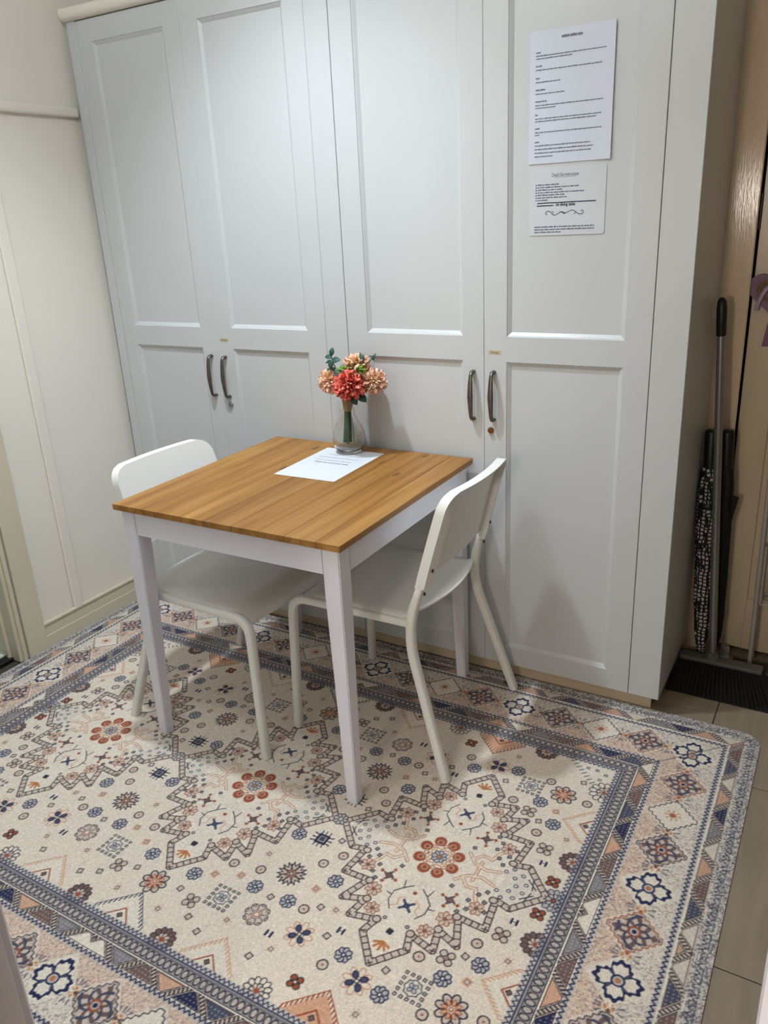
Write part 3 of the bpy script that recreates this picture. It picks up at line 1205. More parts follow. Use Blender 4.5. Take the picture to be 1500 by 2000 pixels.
halfros(FU - .004, .126, 'm', 'b')
halfros(FU - .008, .000, 'l', 's')
halfros(FU - .004, .395, 'c', 'd', 0.040)

# medallions
OUT = [(.267, 0), (.205, .066), (.170, .058), (.179, .140), (.115, .138), (.143, .207), (.092, .188), (.103, .240), (.042, .226), (.054, .264), (0, .326)]


def medallion(cx_):
    full = []
    q1 = OUT
    full += [(x, y) for x, y in q1]
    full += [(-x, y) for x, y in q1[::-1][1:]]
    full += [(-x, -y) for x, y in q1[1:]]
    full += [(x, -y) for x, y in q1[::-1][1:-1]]
    P_ = [(cx_ + x, y) for x, y in full]
    poly(P_, 'c', 0.9)
    for sx in (-1, 1):
        for sy in (-1, 1):
            A = lambda x, y: (cx_ + sx * x, sy * y)
            # pale green-blue ground at the side tips
            poly([A(.262, 0), A(.205, .058), A(.165, .052), A(.165, 0)], 'l', 0.2)
            for x, y in ((.185, .02), (.20, .035), (.175, .045), (.215, .012), (.195, .0), (.16, .03)):
                disc(*A(x, y), 0.0055, 's', 1, 0.003)
            seg(A(.215, .03), A(.24, .008), 0.003, 'b')
            seg(A(.225, .035), A(.232, .004), 0.003, 's')
            # branches
            for wd, cc in ((0.0090, 'h'), (0.0050, 'c')):
                pline([A(.075, .030), A(.095, .052), A(.118, .048), A(.125, .070), A(.140, .094)], wd, cc)
                pline([A(.062, .045), A(.085, .020), A(.118, .012), A(.150, .022)], wd, cc)
                pline([A(.100, .030), A(.100, .0)], wd, cc)
            for x, y, s_ in ((.140, .098, 1.1), (.091, .155, 1.15), (.066, .203, 1.0)):
                X_, Y_ = A(x, y)
                pet(X_, Y_, 7, 0.003, 0.0175 * s_, 0.0052 * s_, 'r', 'k', lw=0.002)
                disc(X_, Y_, 0.0042, 'b')
                disc(X_, Y_, 0.0022, 'o')
            # star of dark squares
            X_, Y_ = A(.079, .104)
            sq(X_, Y_, 0.0075, 'b', PI / 4, 'm', 0.002)
            for k_ in range(4):
                a = k_ * PI / 2 + 0.3
                sq(X_ + 0.022 * math.cos(a), Y_ + 0.022 * math.sin(a), 0.004, None, PI / 4, 'r')
                sq(X_ + 0.013 * math.cos(a), Y_ + 0.013 * math.sin(a), 0.003, None, PI / 4, 'm')
            for x, y in ((.115, .085), (.13, .06), (.15, .075), (.12, .11), (.145, .045), (.16, .10), (.105, .125), (.065, .065)):
                sq(*A(x, y), 0.0042, 'd', 0.3, 'g', 0.002)
            pline([A(.012, .105), A(.030, .120), A(.046, .138), A(.046, .165), A(.032, .186)], 0.0026, 'd')
            seg(A(.030, .120), A(.036, .098), 0.0024, 'd')
            seg(A(.046, .150), A(.060, .147), 0.0024, 'd')
            pline([A(.012, .142), A(.026, .150), A(.022, .168), A(.034, .178)], 0.0028, 'p')
            disc(*A(.028, .212), 0.0048, 'd')
            disc(*A(.028, .212), 0.0026, 'k')
    for sy in (-1, 1):
        X_, Y_ = cx_, sy * .163
        for s_ in (-1, 1):
            seg((X_ - 0.013, Y_ - s_ * 0.012), (X_ + 0.013, Y_ + s_ * 0.012), 0.0065, 's')
        sq(X_, Y_, 0.006, 'n', 0, 's', 0.002)
        sq(cx_, sy * .239, 0.0062, 'd', 0.2, 'd')
        for k_ in range(5):
            seg((cx_, sy * .268), (cx_ + 0.018 * math.cos(PI * k_ / 4), sy * (.276 + 0.014 * math.sin(PI * k_ / 4))), 0.0055, 'o')
        disc(cx_, sy * .123, 0.005, 'r')
        for k_ in (-2, -1, 0, 1, 2):
            seg((cx_ + k_ * 0.011, sy * 0.085), (cx_ + k_ * 0.014, sy * 0.100), 0.0016, 'l')
    # centre flower
    for k_ in range(8):
        a = k_ * PI / 4 + PI / 8
        X_, Y_ = cx_ + 0.0465 * math.cos(a), 0.0500 * math.sin(a)
        disc(X_, Y_, 0.0155, 'r')
        disc(X_ - 0.003 * math.cos(a), Y_ - 0.003 * math.sin(a), 0.0078, 'k')
        disc(X_ - 0.003 * math.cos(a), Y_ - 0.003 * math.sin(a), 0.0060, 'r')
        a2 = a + PI / 8
        disc(cx_ + 0.034 * math.cos(a2), 0.036 * math.sin(a2), 0.0075, 'c')
        disc(cx_ + 0.034 * math.cos(a2), 0.036 * math.sin(a2), 0.006, 'r', 0.8, 0.0035)
    star(cx_, 0, 12, 0.030, 0.022, 'o', fill='c', lw=0.002)
    pet(cx_, 0, 8, 0.005, 0.0195, 0.0058, 's', 'l', lw=0.0024)
    disc(cx_, 0, 0.005, 'o')
    # laddered outline
    pline(P_, 0.0175, 'b', True)
    pline(P_, 0.0120, 'k', True)
    for i_ in range(len(P_)):
        (x0, y0), (x1, y1) = P_[i_], P_[(i_ + 1) % len(P_)]
        L_ = math.hypot(x1 - x0, y1 - y0)
        n_ = max(1, int(L_ / 0.0155))
        nx_, ny_ = -(y1 - y0) / L_, (x1 - x0) / L_
        for k_ in range(n_ + 1):
            t = k_ / n_
            px_, py_ = x0 + (x1 - x0) * t, y0 + (y1 - y0) * t
            seg((px_ - nx_ * 0.007, py_ - ny_ * 0.007), (px_ + nx_ * 0.007, py_ + ny_ * 0.007), 0.0028, 'b')
    for sx in (-1, 1):
        for sy in (-1, 1):
            for x, y in ((.165, .060), (.112, .138), (.090, .186), (.042, .224)):
                disc(cx_ + sx * x, sy * y, 0.0105, 'b')
                disc(cx_ + sx * x, sy * y, 0.0075, 'k')


medallion(0.0)
medallion(0.5625)
pet(0.281, 0, 8, 0.005, 0.020, 0.006, 'd', 'l', lw=0.0024)
disc(0.281, 0, 0.005, 'k')
pet(0.846, 0, 8, 0.005, 0.018, 0.006, 'd', 'l', lw=0.0024)

# borders: d = distance outward from the field edge, s = distance along the side from its middle
Ug, Vg = np.meshgrid(UU, VV)
du, dv = Ug - FU, Vg - FV
D_ = np.maximum(du, dv)
side = du >= dv
S_ = np.where(side, Vg, Ug)
full = (slice(0, CHT), slice(0, CWD))


def zone(mask, col, al=1.0):
    paint(full, mask.astype(np.float32), col, al)


def zig(c0, amp, per, wd, col):
    tri = np.abs(((S_ / per) % 1.0) * 2 - 1) * 2 - 1
    zone(np.abs(D_ - c0 - amp * tri) < wd, col)


zone(D_ > -0.002, 'l', 0.6)
zig(0.005, 0.0045, 0.0125, 0.0022, 'n')
zone((D_ > 0.0115) & (D_ < 0.0145), 'n')
zone((D_ >= 0.0145) & (D_ < 0.047), 'g', 0.75)
ph = ((S_ / 0.0165) % 1.0 - 0.5) * 0.0165
rr = np.hypot(ph * 1.15, (D_ - 0.0325) * 0.75)
zone((rr < 0.0088) & (rr > 0.0060) & (D_ > 0.0145) & (D_ < 0.047), 'd')
zone((rr <= 0.0060) & (D_ > 0.0145) & (D_ < 0.047), 'k', 0.7)
zone((D_ > 0.0185) & (D_ < 0.0205), 'd', 0.8)
zone((D_ > 0.0455) & (D_ < 0.048), 'd')


def tri_band(d0, d1, shift, cols_in, cols_out, soft=1.0):
    per = 0.1325
    x = (S_ + shift) / per
    kk = np.floor(x).astype(int)
    f_ = x - kk
    y = np.clip((D_ - d0) / (d1 - d0), 0, 1)
    inb = (D_ > d0) & (D_ < d1)
    zone(inb, 'c', soft)
    # zigzag of laddered bars, pointed triangles on both sides of it
    slant = (0.5 + 1.66 * (np.abs(2 * f_ - 1) - 0.5) - y) * 0.027
    strt = np.full_like(f_, 1.0)
    kin = np.floor(x + 0.5).astype(int)
    inner = slant > 0
    kk = np.where(inner, kin, kk)
    for par, cols in ((True, cols_in), (False, cols_out)):
        for q in range(len(cols)):
            base_ = inb & (inner == par) & (kk % len(cols) == q) & (np.abs(slant) > 0.0078) & (y > 0.06) & (y < 0.94)
            zone(base_, 'b', soft)
            core = inb & (inner == par) & (kk % len(cols) == q) & (np.abs(slant) > 0.0098) & (y > 0.11) & (y < 0.89)
            zone(core, cols[q], soft)
            dots = core & (np.hypot((S_ / 0.0095) % 1.0 - 0.5, (D_ / 0.0095) % 1.0 - 0.5) < 0.24)
            if cols[q] != 'c':
                zone(dots, 'k', 0.55 * soft)
    stripes = ((S_ * 1.0 + np.sign(f_ - 0.5) * D_ * 0.5) / 0.0095) % 1.0 < 0.5
    lad = inb & (np.abs(slant) < 0.0055)
    zone(lad, 'k', soft)
    zone(lad & stripes, 'b', soft)
    edge = inb & (np.abs(np.abs(slant) - 0.0055) < 0.0009)
    zone(edge, 'd', soft)


zone((D_ >= 0.048) & (D_ < 0.0935), 'c')
tri_band(0.0495, 0.0865, 0.045, ['p', 'g', 'p', 's'], ['c', 'm', 'n', 'm'])
zone((D_ >= 0.0865) & (D_ < 0.098), 'l', 0.7)
zig(0.0915, 0.0045, 0.0135, 0.0026, 'n')
# diamonds
zone((D_ >= 0.0975) & (D_ < 0.2375), 'c', 0.6)
pu, pv = 0.1275, 0.1300
per = np.where(side, pv, pu)
kk = np.round(S_ / per).astype(int)
ds = S_ - kk * per
dd = D_ - 0.169
dia = np.abs(ds) / 0.064 + np.abs(dd) / 0.066
inb = (D_ > 0.099) & (D_ < 0.236)
par = (kk + side) % 2 == 0
pe = rng.random((CHT // 4 + 1, CWD // 4 + 1)).repeat(4, 0).repeat(4, 1)[:CHT, :CWD]
zone(inb & (dia > 1.0) & (dd < 0), 'p', 0.42)
zone(inb & (dia > 1.0) & (pe > 0.80), 'm', 0.45)
zone(inb & (dia > 1.0) & (pe < 0.12), 'c', 0.9)
sun = (np.abs(np.hypot(np.abs(ds) - per / 2, dd) - 0.0) < 0.011)
zone(inb & sun, 'o', 0.8)
ang = np.arctan2(dd, np.abs(ds) - per / 2)
rad = np.hypot(np.abs(ds) - per / 2, dd)
zone(inb & (rad > 0.016) & (rad < 0.030) & ((ang / (2 * PI) * 14) % 1 < 0.35), 's', 0.7)
zone(inb & (np.abs(dia - 1.03) < 0.025), 'c')
wav = dia + 0.05 * np.sin((np.abs(ds) - np.abs(dd)) * 2 * PI / 0.022)
kind = np.where(side, (kk - 1) % 4, kk % 4)
th = np.arctan2(dd, ds)
rd = np.hypot(ds, dd)
for kd in range(4):
    here = inb & (kind == kd) & (wav < 0.95)
    if kd == 0:                      # white blossom with thick navy edge
        zone(here, 'c')
        flo = rd / (0.031 + 0.018 * np.abs(np.cos(2 * th)) + 0.003 * np.sin(16 * th))
        zone(here & (flo < 1.0), 'n')
        zone(here & (flo < 0.80), 'c')
        zone(here & (flo < 0.8) & (np.abs(np.sin(2 * th)) > 0.93) & (rd > 0.010), 's')
        zone(here & (rd < 0.0145), 'n')
        zone(here & (rd < 0.0105), 'l')
        zone(here & (rd < 0.006), 'o')
    elif kd in (1, 3):               # brown ornamented lozenge
        zone(here, 'r' if kd == 3 else 'b', 0.75)
        zone(here & (wav < 0.86), 'k')
        zone(here & (wav < 0.80) & (np.cos(8 * th + rd * 160) > 0.15), 'm')
        zone(here & (wav < 0.80) & (np.sin(6 * th - rd * 260) > 0.55), 's')
        zone(here & (rd < 0.015), 'r', 0.8)
        zone(here & (rd < 0.009), 'l')
        zone(here & (rd < 0.005), 'n')
    else:                            # pale lozenge, thin dark wavy outline
        zone(here, 'd', 0.9)
        zone(here & (wav < 0.88), 'c')
        zone(here & (rd < 0.020) & (np.cos(8 * th) > 0.2), 'p')
        zone(here & (rd < 0.008), 'r', 0.8)
zone((D_ >= 0.2365) & (D_ < 0.2515), 'l', 0.7)
zig(0.2415, 0.0045, 0.0135, 0.0026, 'n')
zone((D_ >= 0.2490) & (D_ < 0.2530), 'c')
tri_band(0.2535, 0.2885, 0.02, ['p', 's', 'p', 'g'], ['c', 'm', 'c', 'n'], 0.9)
zone(D_ >= 0.2885, 'l')
zig(0.3045, 0.0045, 0.013, 0.0024, 's')
zone((D_ > 0.2905) & (D_ < 0.2935), 'c')
zone((D_ > 0.312) & (D_ < 0.3145), 's', 0.7)
spk = rng.random((CHT // 4 + 1, CWD // 4 + 1)).repeat(4, 0).repeat(4, 1)[:CHT, :CWD]
zone((D_ > 0.289) & (spk > 0.70), 'd', 0.55)
zone((D_ > 0.289) & (spk < 0.25), 'c', 0.7)
# mitre line
zone((np.abs(du - dv) < 0.0016) & (D_ > 0.048), 'd', 0.7)
# worn, woven tone
weave = rng.normal(0, 1, (CHT // 3 + 1, CWD // 3 + 1)).repeat(3, 0).repeat(3, 1)[:CHT, :CWD]
cv *= (1 + 0.045 * weave)[..., None]
cv = np.clip(cv, 0, 1)
# integral image for box sampling
II = np.zeros((CHT + 1, CWD + 1, 3))
II[1:, 1:] = cv.astype(np.float64).cumsum(0).cumsum(1)


def sample(u, v, h):
    """mean canvas colour in a box of half-size h around (|u|,|v|), on a grid"""
    a0 = np.clip(((np.abs(u) - h) / PX), 0, CWD - 1).astype(int)
    a1 = np.clip(((np.abs(u) + h) / PX), 1, CWD).astype(int)
    b0 = np.clip(((np.abs(v) - h) / PX), 0, CHT - 1).astype(int)
    b1 = np.clip(((np.abs(v) + h) / PX), 1, CHT).astype(int)
    a1 = np.maximum(a1, a0 + 1)
    b1 = np.maximum(b1, b0 + 1)
    s_ = II[np.ix_(b1, a1)] - II[np.ix_(b0, a1)] - II[np.ix_(b1, a0)] + II[np.ix_(b0, a0)]
    return s_ / ((b1 - b0)[:, None] * (a1 - a0)[None, :])[..., None]


STEP = 0.00205
gu = np.linspace(-RU - 0.005, RU, int((2 * RU + 0.005) / STEP))
gv = np.linspace(-RV, RV, int(2 * RV / STEP))
colr = sample(gu, gv, STEP * 0.5)
NU, NV = len(gu), len(gv)
GX, GY = np.meshgrid(gu, gv)
# rounded corners: squeeze the outermost corner vertices onto an arc
RC = 0.055
ax, ay = np.abs(GX), np.abs(GY)
cx_, cy_ = RU - RC, RV - RC
inc = (ax > cx_) & (ay > cy_)
rr = np.hypot(ax - cx_, ay - cy_)
mxx = np.maximum(ax - cx_, ay - cy_)
sc2 = np.where(inc & (rr > 1e-6), mxx / np.maximum(rr, 1e-6), 1.0)
nxp = np.where(inc, np.sign(GX) * (cx_ + (ax - cx_) * sc2), GX)
nyp = np.where(inc, np.sign(GY) * (cy_ + (ay - cy_) * sc2), GY)
edge_d = np.minimum(RU + 0.0025 - ax, RV - ay)
edge_d = np.where(inc, RC - np.hypot(np.abs(nxp) - cx_, np.abs(nyp) - cy_), edge_d)
hz = 0.0036 * np.clip(edge_d / 0.005, 0.0, 1.0) ** 0.5 + 0.0004
nzp = hz + 0.0002 * np.sin(GX * 9 + 1) * np.sin(GY * 7)
verts = np.stack([nxp, nyp, nzp], -1).reshape(-1, 3).astype(np.float32)
idx = np.arange(NU * NV).reshape(NV, NU)
quads = np.stack([idx[:-1, :-1], idx[:-1, 1:], idx[1:, 1:], idx[1:, :-1]], -1).reshape(-1, 4)
rme = bpy.data.meshes.new('patterned_rug')
rme.vertices.add(len(verts))
rme.vertices.foreach_set('co', verts.ravel())
rme.loops.add(len(quads) * 4)
rme.loops.foreach_set('vertex_index', quads.ravel().astype(np.int32))
rme.polygons.add(len(quads))
rme.polygons.foreach_set('loop_start', np.arange(0, len(quads) * 4, 4, dtype=np.int32))
rme.update(calc_edges=True)
lc = np.where(colr <= 0.04045, colr / 12.92, ((colr + 0.055) / 1.055) ** 2.4)
rgba = np.concatenate([lc.reshape(-1, 3), np.ones((NU * NV, 1))], 1).astype(np.float32)
ca = rme.color_attributes.new('Col', 'FLOAT_COLOR', 'POINT')
ca.data.foreach_set('color', rgba.ravel())
rme.polygons.foreach_set('use_smooth', np.ones(len(quads), bool))
rug = link_mesh('patterned_rug', rme, M_rug, None, (RCX, RCY, 0.0))
tag(rug, 'cream oriental style rug with three medallions and navy and rust borders under the table', 'rug')
RUGZ = 0.0043

# ------------------------------------------------------------------ dining table
TX0, TX1, TY0, TY1, TH = -0.341, 0.399, -0.757, -0.0174, 0.75
TCX, TCY = (TX0 + TX1) / 2, (TY0 + TY1) / 2
tb = empty('dining_table', (TCX, TCY, RUGZ))
tag(tb, 'small square dining table with pine board top and white tapered legs', 'table')
H_ = 0.74 / 2
TT = 0.017
widths = [0.088, 0.074, 0.092, 0.070, 0.096, 0.084, 0.078, 0.090, 0.068]
x = -H_
zt = TH - RUGZ
sw = sum(widths)
for wd in widths:
    wd = wd * 0.74 / sw
    pl = MB().box(-wd / 2 + 0.00015, wd / 2 - 0.00015, -H_, H_, -TT, 0, 0.0009).build('plank', M_wood, tb)
    pl.location = (x + wd / 2, 0, zt)
    x += wd
LI, LT, LB = 0.0145, 0.048, 0.031
for sx in (-1, 1):
    for sy in (-1, 1):
        ox, oy = sx * (H_ - LI), sy * (H_ - LI)
        b = MB()
        zs_ = [(0.0, LB), (0.60, LT), (zt - TT, LT)]
        vs, fs = [], []
        for z, s in zs_:
            for ax_, ay_ in ((0, 0), (1, 0), (1, 1), (0, 1)):
                vs.append((ox - sx * s * ax_, oy - sy * s * ay_, z))
        for i in range(2):
            for q in range(4):
                fs.append((i * 4 + q, i * 4 + (q + 1) % 4, i * 4 + 4 + (q + 1) % 4, i * 4 + 4 + q))
        fs += [(0, 1, 2, 3), (8, 9, 10, 11)]
        b.pydata(vs, fs)
        bmesh.ops.recalc_face_normals(b.bm, faces=b.bm.faces[:])
        bmesh.ops.bevel(b.bm, geom=[e for e in b.bm.edges if abs(e.verts[0].co.z - e.verts[1].co.z) > 0.05], offset=0.0025, segments=2, affect='EDGES')
        b.build('leg', M_white, tb)
AH = 0.072
ain = H_ - LI - 0.0015
for s in (-1, 1):
    MB().box(-ain + LT, ain - LT + 0.0, min(s * ain, s * (ain - 0.02)), max(s * ain, s * (ain - 0.02)), zt - TT - AH, zt - TT, 0.0008).build('apron', M_white, tb)
    MB().box(min(s * ain, s * (ain - 0.02)), max(s * ain, s * (ain - 0.02)), -ain + LT, ain - LT, zt - TT - AH, zt - TT, 0.0008).build('apron', M_white, tb)

# sheet lying on the table
pp = empty('table_note', (0.0195, -0.2225, TH + 0.0004), math.radians(1.2))
tag(pp, 'white A4 sheet lying on the table with the vase standing on it', 'paper')
MB().box(-0.105, 0.105, -0.1485, 0.1485, 0, 0.0004).build('sheet', M_paper, pp)
L = []
for y, x0, x1, h in ((0.083, -0.058, 0.056, 0.0040), (0.053, -0.076, 0.066, 0.0040), (0.024, -0.068, 0.058, 0.0040)):
    L.append((x0, y, x1, h, 0))
vs, fs = word_bars(L, 21, 0.0006)
MB().pydata(vs, fs).build('print_lines', M_ink_soft, pp)['kind'] = 'stuff'
vs, fs = word_bars([(-0.060, 0.001, 0.060, 0.0056, 1)], 22, 0.0006)
MB().pydata(vs, fs).build('bold_line', M_ink, pp)


# ------------------------------------------------------------------ chairs
def make_chair(name, loc, rz, label):
    t = empty(name, loc, rz)
    tag(t, label, 'chair', 'white moulded chairs at the dining table')
    # seat: dished sheet, bowed rear edge, down-turned front
    N, Mx = 20, 18
    s = MB()
    ids = {}
    for a in range(N + 1):
        u = -1 + 2 * a / N
        xr = -0.178 + 0.040 * u * u
        xf = 0.243 - 0.004 * u * u
        for b in range(Mx + 1):
            t_ = b / Mx
            x = xr + (xf - xr) * t_
            hw = 0.2135 - 0.008 * (1 - t_)
            z = 0.4535 - 0.007 * (1 - u * u) * math.sin(PI * min(1, t_ * 1.1))
            if t_ > 0.82:
                q = (t_ - 0.82) / 0.18
                z -= 0.036 * q * q
            if t_ < 0.12:
                q = (0.12 - t_) / 0.12
                z += 0.010 * q * q
            if abs(u) > 0.89:
                z -= 0.006 * ((abs(u) - 0.89) / 0.11) ** 2
            ids[a, b] = s.bm.verts.new((x, u * hw, z))
    for a in range(N):
        for b in range(Mx):
            s.bm.faces.new((ids[a, b], ids[a + 1, b], ids[a + 1, b + 1], ids[a, b + 1]))
    so_ = s.build('seat', M_plastic, t, 50)
    md = so_.modifiers.new('thickness', 'SOLIDIFY')
    md.thickness = 0.006
    md.offset = -1
    # frame tubes
    for sy in (-1, 1):
        f = rounded([(0.258, sy * 0.220, 0.0), (0.243, sy * 0.2105, 0.437), (0.13, sy * 0.2085, 0.4365), (-0.150, sy * 0.2025, 0.434)], 0.066, 9)
        MB().tube(f, 0.0122, 0.0128, 16, hint=(1, 0, 0), sq_=0.6).build('leg', M_chairsteel, t, 50)
        r_ = rounded([(-0.255, sy * 0.250, 0.0), (-0.126, sy * 0.2065, 0.415), (-0.1865, sy * 0.1865, 0.60), (-0.2085, sy * 0.180, 0.68)], 0.10, 9)
        MB().tube(r_, [0.0125 if p.z < 0.50 else 0.0112 for p in r_], [0.0140 if p.z < 0.50 else 0.0118 for p in r_], 16, hint=(1, 0, 0), sq_=0.6).build('leg', M_chairsteel, t, 50)
    for x_ in (0.14, -0.10):
        MB().tube([(x_, -0.203, 0.4355), (x_, 0.203, 0.4355)], 0.006, None, 10).build('crossbar', M_chairsteel, t, 50)
    # backrest
    W_, r, z0, z1 = 0.205, 0.046, 0.552, 0.800
    NB, NZ = 28, 18

    def surf(u, z, off=0.0):
        y = u
        k_ = y / W_
        tt = (z - z0) / (z1 - z0)
        x_ = -0.158 - 0.063 * tt - 0.004 * tt * tt - 0.024 * (1 - k_ * k_)
        return Vector((x_ - off, y, z))
    b = MB()
    ids = {}
    zr = [z0 + (z1 - z0) * (1 - (1 - j / NZ) ** 1.25) for j in range(NZ + 1)]
    for j, z in enumerate(zr):
        wz = W_ - 0.012 * (z - z0) / (z1 - z0)
        hw = wz if z <= z1 - r else wz - r + math.sqrt(max(0.0, r * r - (z - (z1 - r)) ** 2))
        for a in range(NB + 1):
            u = (-1 + 2 * a / NB) * hw
            zz = z
            if j == 0:
                zz = z + 0.018 * (1 - (u / W_) ** 4) - 0.012 * (1 if abs(u) > W_ * 0.86 else 0)
            ids[j, a] = b.bm.verts.new(surf(u, zz))
    for j in range(NZ):
        for a in range(NB):
            b.bm.faces.new((ids[j, a], ids[j, a + 1], ids[j + 1, a + 1], ids[j + 1, a]))
    # back skin of the panel and the deep rim around sides and top
    ib = {}
    for key, v in ids.items():
        ib[key] = b.bm.verts.new(v.co + Vector((-0.005, 0, 0)))
    for j in range(NZ):
        for a in range(NB):
            b.bm.faces.new((ib[j, a], ib[j + 1, a], ib[j + 1, a + 1], ib[j, a + 1]))
    for a in range(NB):
        b.bm.faces.new((ids[0, a], ib[0, a], ib[0, a + 1], ids[0, a + 1]))
    loop = [(j, 0) for j in range(NZ + 1)] + [(NZ, a) for a in range(1, NB)] + [(j, NB) for j in range(NZ, -1, -1)]
    cen = Vector((0, 0, z0 + 0.08))
    RD = 0.027
    ring_o, ring_i, ring_f = [], [], []
    for key in loop:
        v = ids[key].co
        ring_f.append(ids[key])
        ring_o.append(b.bm.verts.new(v + Vector((-RD, 0, 0))))
        d_ = Vector((0, -v.y, 0 if v.z < z1 - r else (z1 - r - v.z)))
        if v.z >= z1 - r and abs(v.y) > W_ - r:
            d_ = Vector((0, (abs(v.y) - (W_ - r)) * (-1 if v.y > 0 else 1), z1 - r - v.z))
        elif v.z >= z1 - 1e-4:
            d_ = Vector((0, 0, -1))
        th_ = 0.006 + 0.030 * min(1.0, max(0.0, (z1 - r * 0.5 - v.z) / 0.05))
        d_ = d_.normalized() * th_ if d_.length > 1e-6 else Vector((0, 0, 0))
        back_x = surf(v.y + d_.y, v.z + d_.z).x
        ring_i.append((Vector((back_x - RD, v.y + d_.y, v.z + d_.z)), Vector((back_x - 0.004, v.y + d_.y, v.z + d_.z))))
    ri1 = [b.bm.verts.new(p[0]) for p in ring_i]
    ri2 = [b.bm.verts.new(p[1]) for p in ring_i]
    for q in range(len(loop) - 1):
        b.bm.faces.new((ring_f[q], ring_f[q + 1], ring_o[q + 1], ring_o[q]))
        b.bm.faces.new((ring_o[q], ring_o[q + 1], ri1[q + 1], ri1[q]))
        b.bm.faces.new((ri1[q], ri1[q + 1], ri2[q + 1], ri2[q]))
    for q in (0, len(loop) - 1):                      # close the lower ends of the two side sleeves
        b.bm.faces.new((ring_f[q], ring_o[q], ri1[q], ri2[q]))
    b.build('backrest', M_plastic, t, 35)
    for sy in (-1, 1):
        for x_, z_ in ((-0.2000, 0.590), (-0.1770, 0.522)):
            k_ = MB().lathe([(0.0048, -0.001), (0.0048, 0.0015), (0.003, 0.0022)], 12)
            for v in k_.bm.verts:
                v.co = Vector((-v.co.z + x_, v.co.x + sy * (0.187 if z_ > 0.55 else 0.192), v.co.y + z_))
            k_.build('screw', M_screw, t)
    return t


make_chair('dining_chair', (0.297, -0.303, RUGZ), PI, 'white dining chair with its back turned to us, screws showing behind the backrest')
make_chair('dining_chair', (-0.203, -0.466, RUGZ), math.radians(-1.8), 'white dining chair tucked under the table on the side of the cream panelled wall')

# ------------------------------------------------------------------ vase and flowers
VX, VY = 0.006, -0.092
vz = TH + 0.0009
vs_ = empty('glass_vase', (VX, VY, vz))
tag(vs_, 'clear glass bulb vase with narrow neck standing on the white sheet', 'vase')
outer = [(0.030, 0.0), (0.036, 0.003), (0.048, 0.020), (0.0515, 0.042), (0.0500, 0.058), (0.044, 0.080), (0.033, 0.100), (0.0245, 0.122), (0.0205, 0.145), (0.0195, 0.162), (0.0215, 0.174), (0.0245, 0.180)]
inner = [(r_ - 0.0022, z_) for r_, z_ in outer[::-1][:-2]] + [(0.040, 0.012), (0.001, 0.010)]
MB().lathe([(0.001, 0.0)] + outer + inner, 40).build('glass_body', M_glass, vs_, 60)

bq = empty('flower_bouquet', (VX, VY, vz))
tag(bq, 'bouquet of coral and peach artificial flowers with green leaves in the vase', 'flowers')
st = MB()
for k_ in range(7):
    a = 2 * PI * k_ / 7
    rr_ = 0.008 if k_ else 0.0
    st.tube(bez([(-0.006 + rr_ * 1.3 * math.cos(a), rr_ * 1.3 * math.sin(a), 0.028 + 0.003 * (k_ % 3)), (rr_ * math.cos(a), rr_ * math.sin(a), 0.10), (0.004 + rr_ * 0.8 * math.cos(a), rr_ * 0.8 * math.sin(a), 0.17), (0.012 + rr_ * 2.2 * math.cos(a), rr_ * 2.2 * math.sin(a), 0.215)], 4), 0.0042, None, 8)
st.build('stem_bundle', M_stem, bq, 50)
MB().lathe([(0.010, 0.132), (0.0135, 0.140), (0.0155, 0.155), (0.0165, 0.168), (0.012, 0.172)], 18, (0.003, 0, 0)).build('twine_wrap', M_twine, bq, 40)


def pom(name, c_, R_, ca_, cb_, cc_, seed, npet=330, squash=0.92):
    """a ball of narrow curled petals, colour running from root to tip"""
    r = random.Random(seed)
    V, F, Cc = [], [], []
    for i_ in range(npet):
        z = 1 - 2 * (i_ + 0.5) / npet
        ph_ = i_ * 2.39996
        d = Vector((math.sqrt(1 - z * z) * math.cos(ph_), math.sqrt(1 - z * z) * math.sin(ph_), z))
        d = (d + Vector((r.uniform(-.12, .12), r.uniform(-.12, .12), r.uniform(-.12, .12)))).normalized()
        sd = d.orthogonal().normalized()
        sd = Matrix.Rotation(r.uniform(0, 2 * PI), 3, d) @ sd
        cu = d.cross(sd)
        L_ = R_ * r.uniform(0.84, 1.06)
        wd = R_ * r.uniform(0.085, 0.13)
        tip = r.random()
        ct = [cb_[q] * (1 - tip) + cc_[q] * tip for q in range(3)]
        k0 = len(V)
        for t_, ww, bend, cm in ((0.25, 0.45, 0.0, 0.0), (0.70, 1.0, 0.03, 0.55), (0.92, 0.95, 0.10, 0.9), (1.0, 0.25, 0.17, 1.0)):
            p = d * (L_ * t_) + cu * (R_ * bend)
            for s_ in (-1, 1):
                q = p + sd * (wd * ww * s_) - cu * 0.0
                V.append((q.x, q.y, q.z * squash))
                Cc.append([ca_[e] * (1 - cm) + ct[e] * cm for e in range(3)])
        for j in range(3):
            F.append((k0 + 2 * j, k0 + 2 * j + 1, k0 + 2 * j + 3, k0 + 2 * j + 2))
    # dark heart so the ball is not see-through
    me = bpy.data.meshes.new(name)
    me.from_pydata(V, [], F)
    at = me.color_attributes.new('Col', 'FLOAT_COLOR', 'POINT')
    at.data.foreach_set('color', np.array([[*lin(c__), 1.0] for c__ in Cc], np.float32).ravel())
    o = link_mesh(name, me, M_petal, bq)
    o.location = c_
    return o


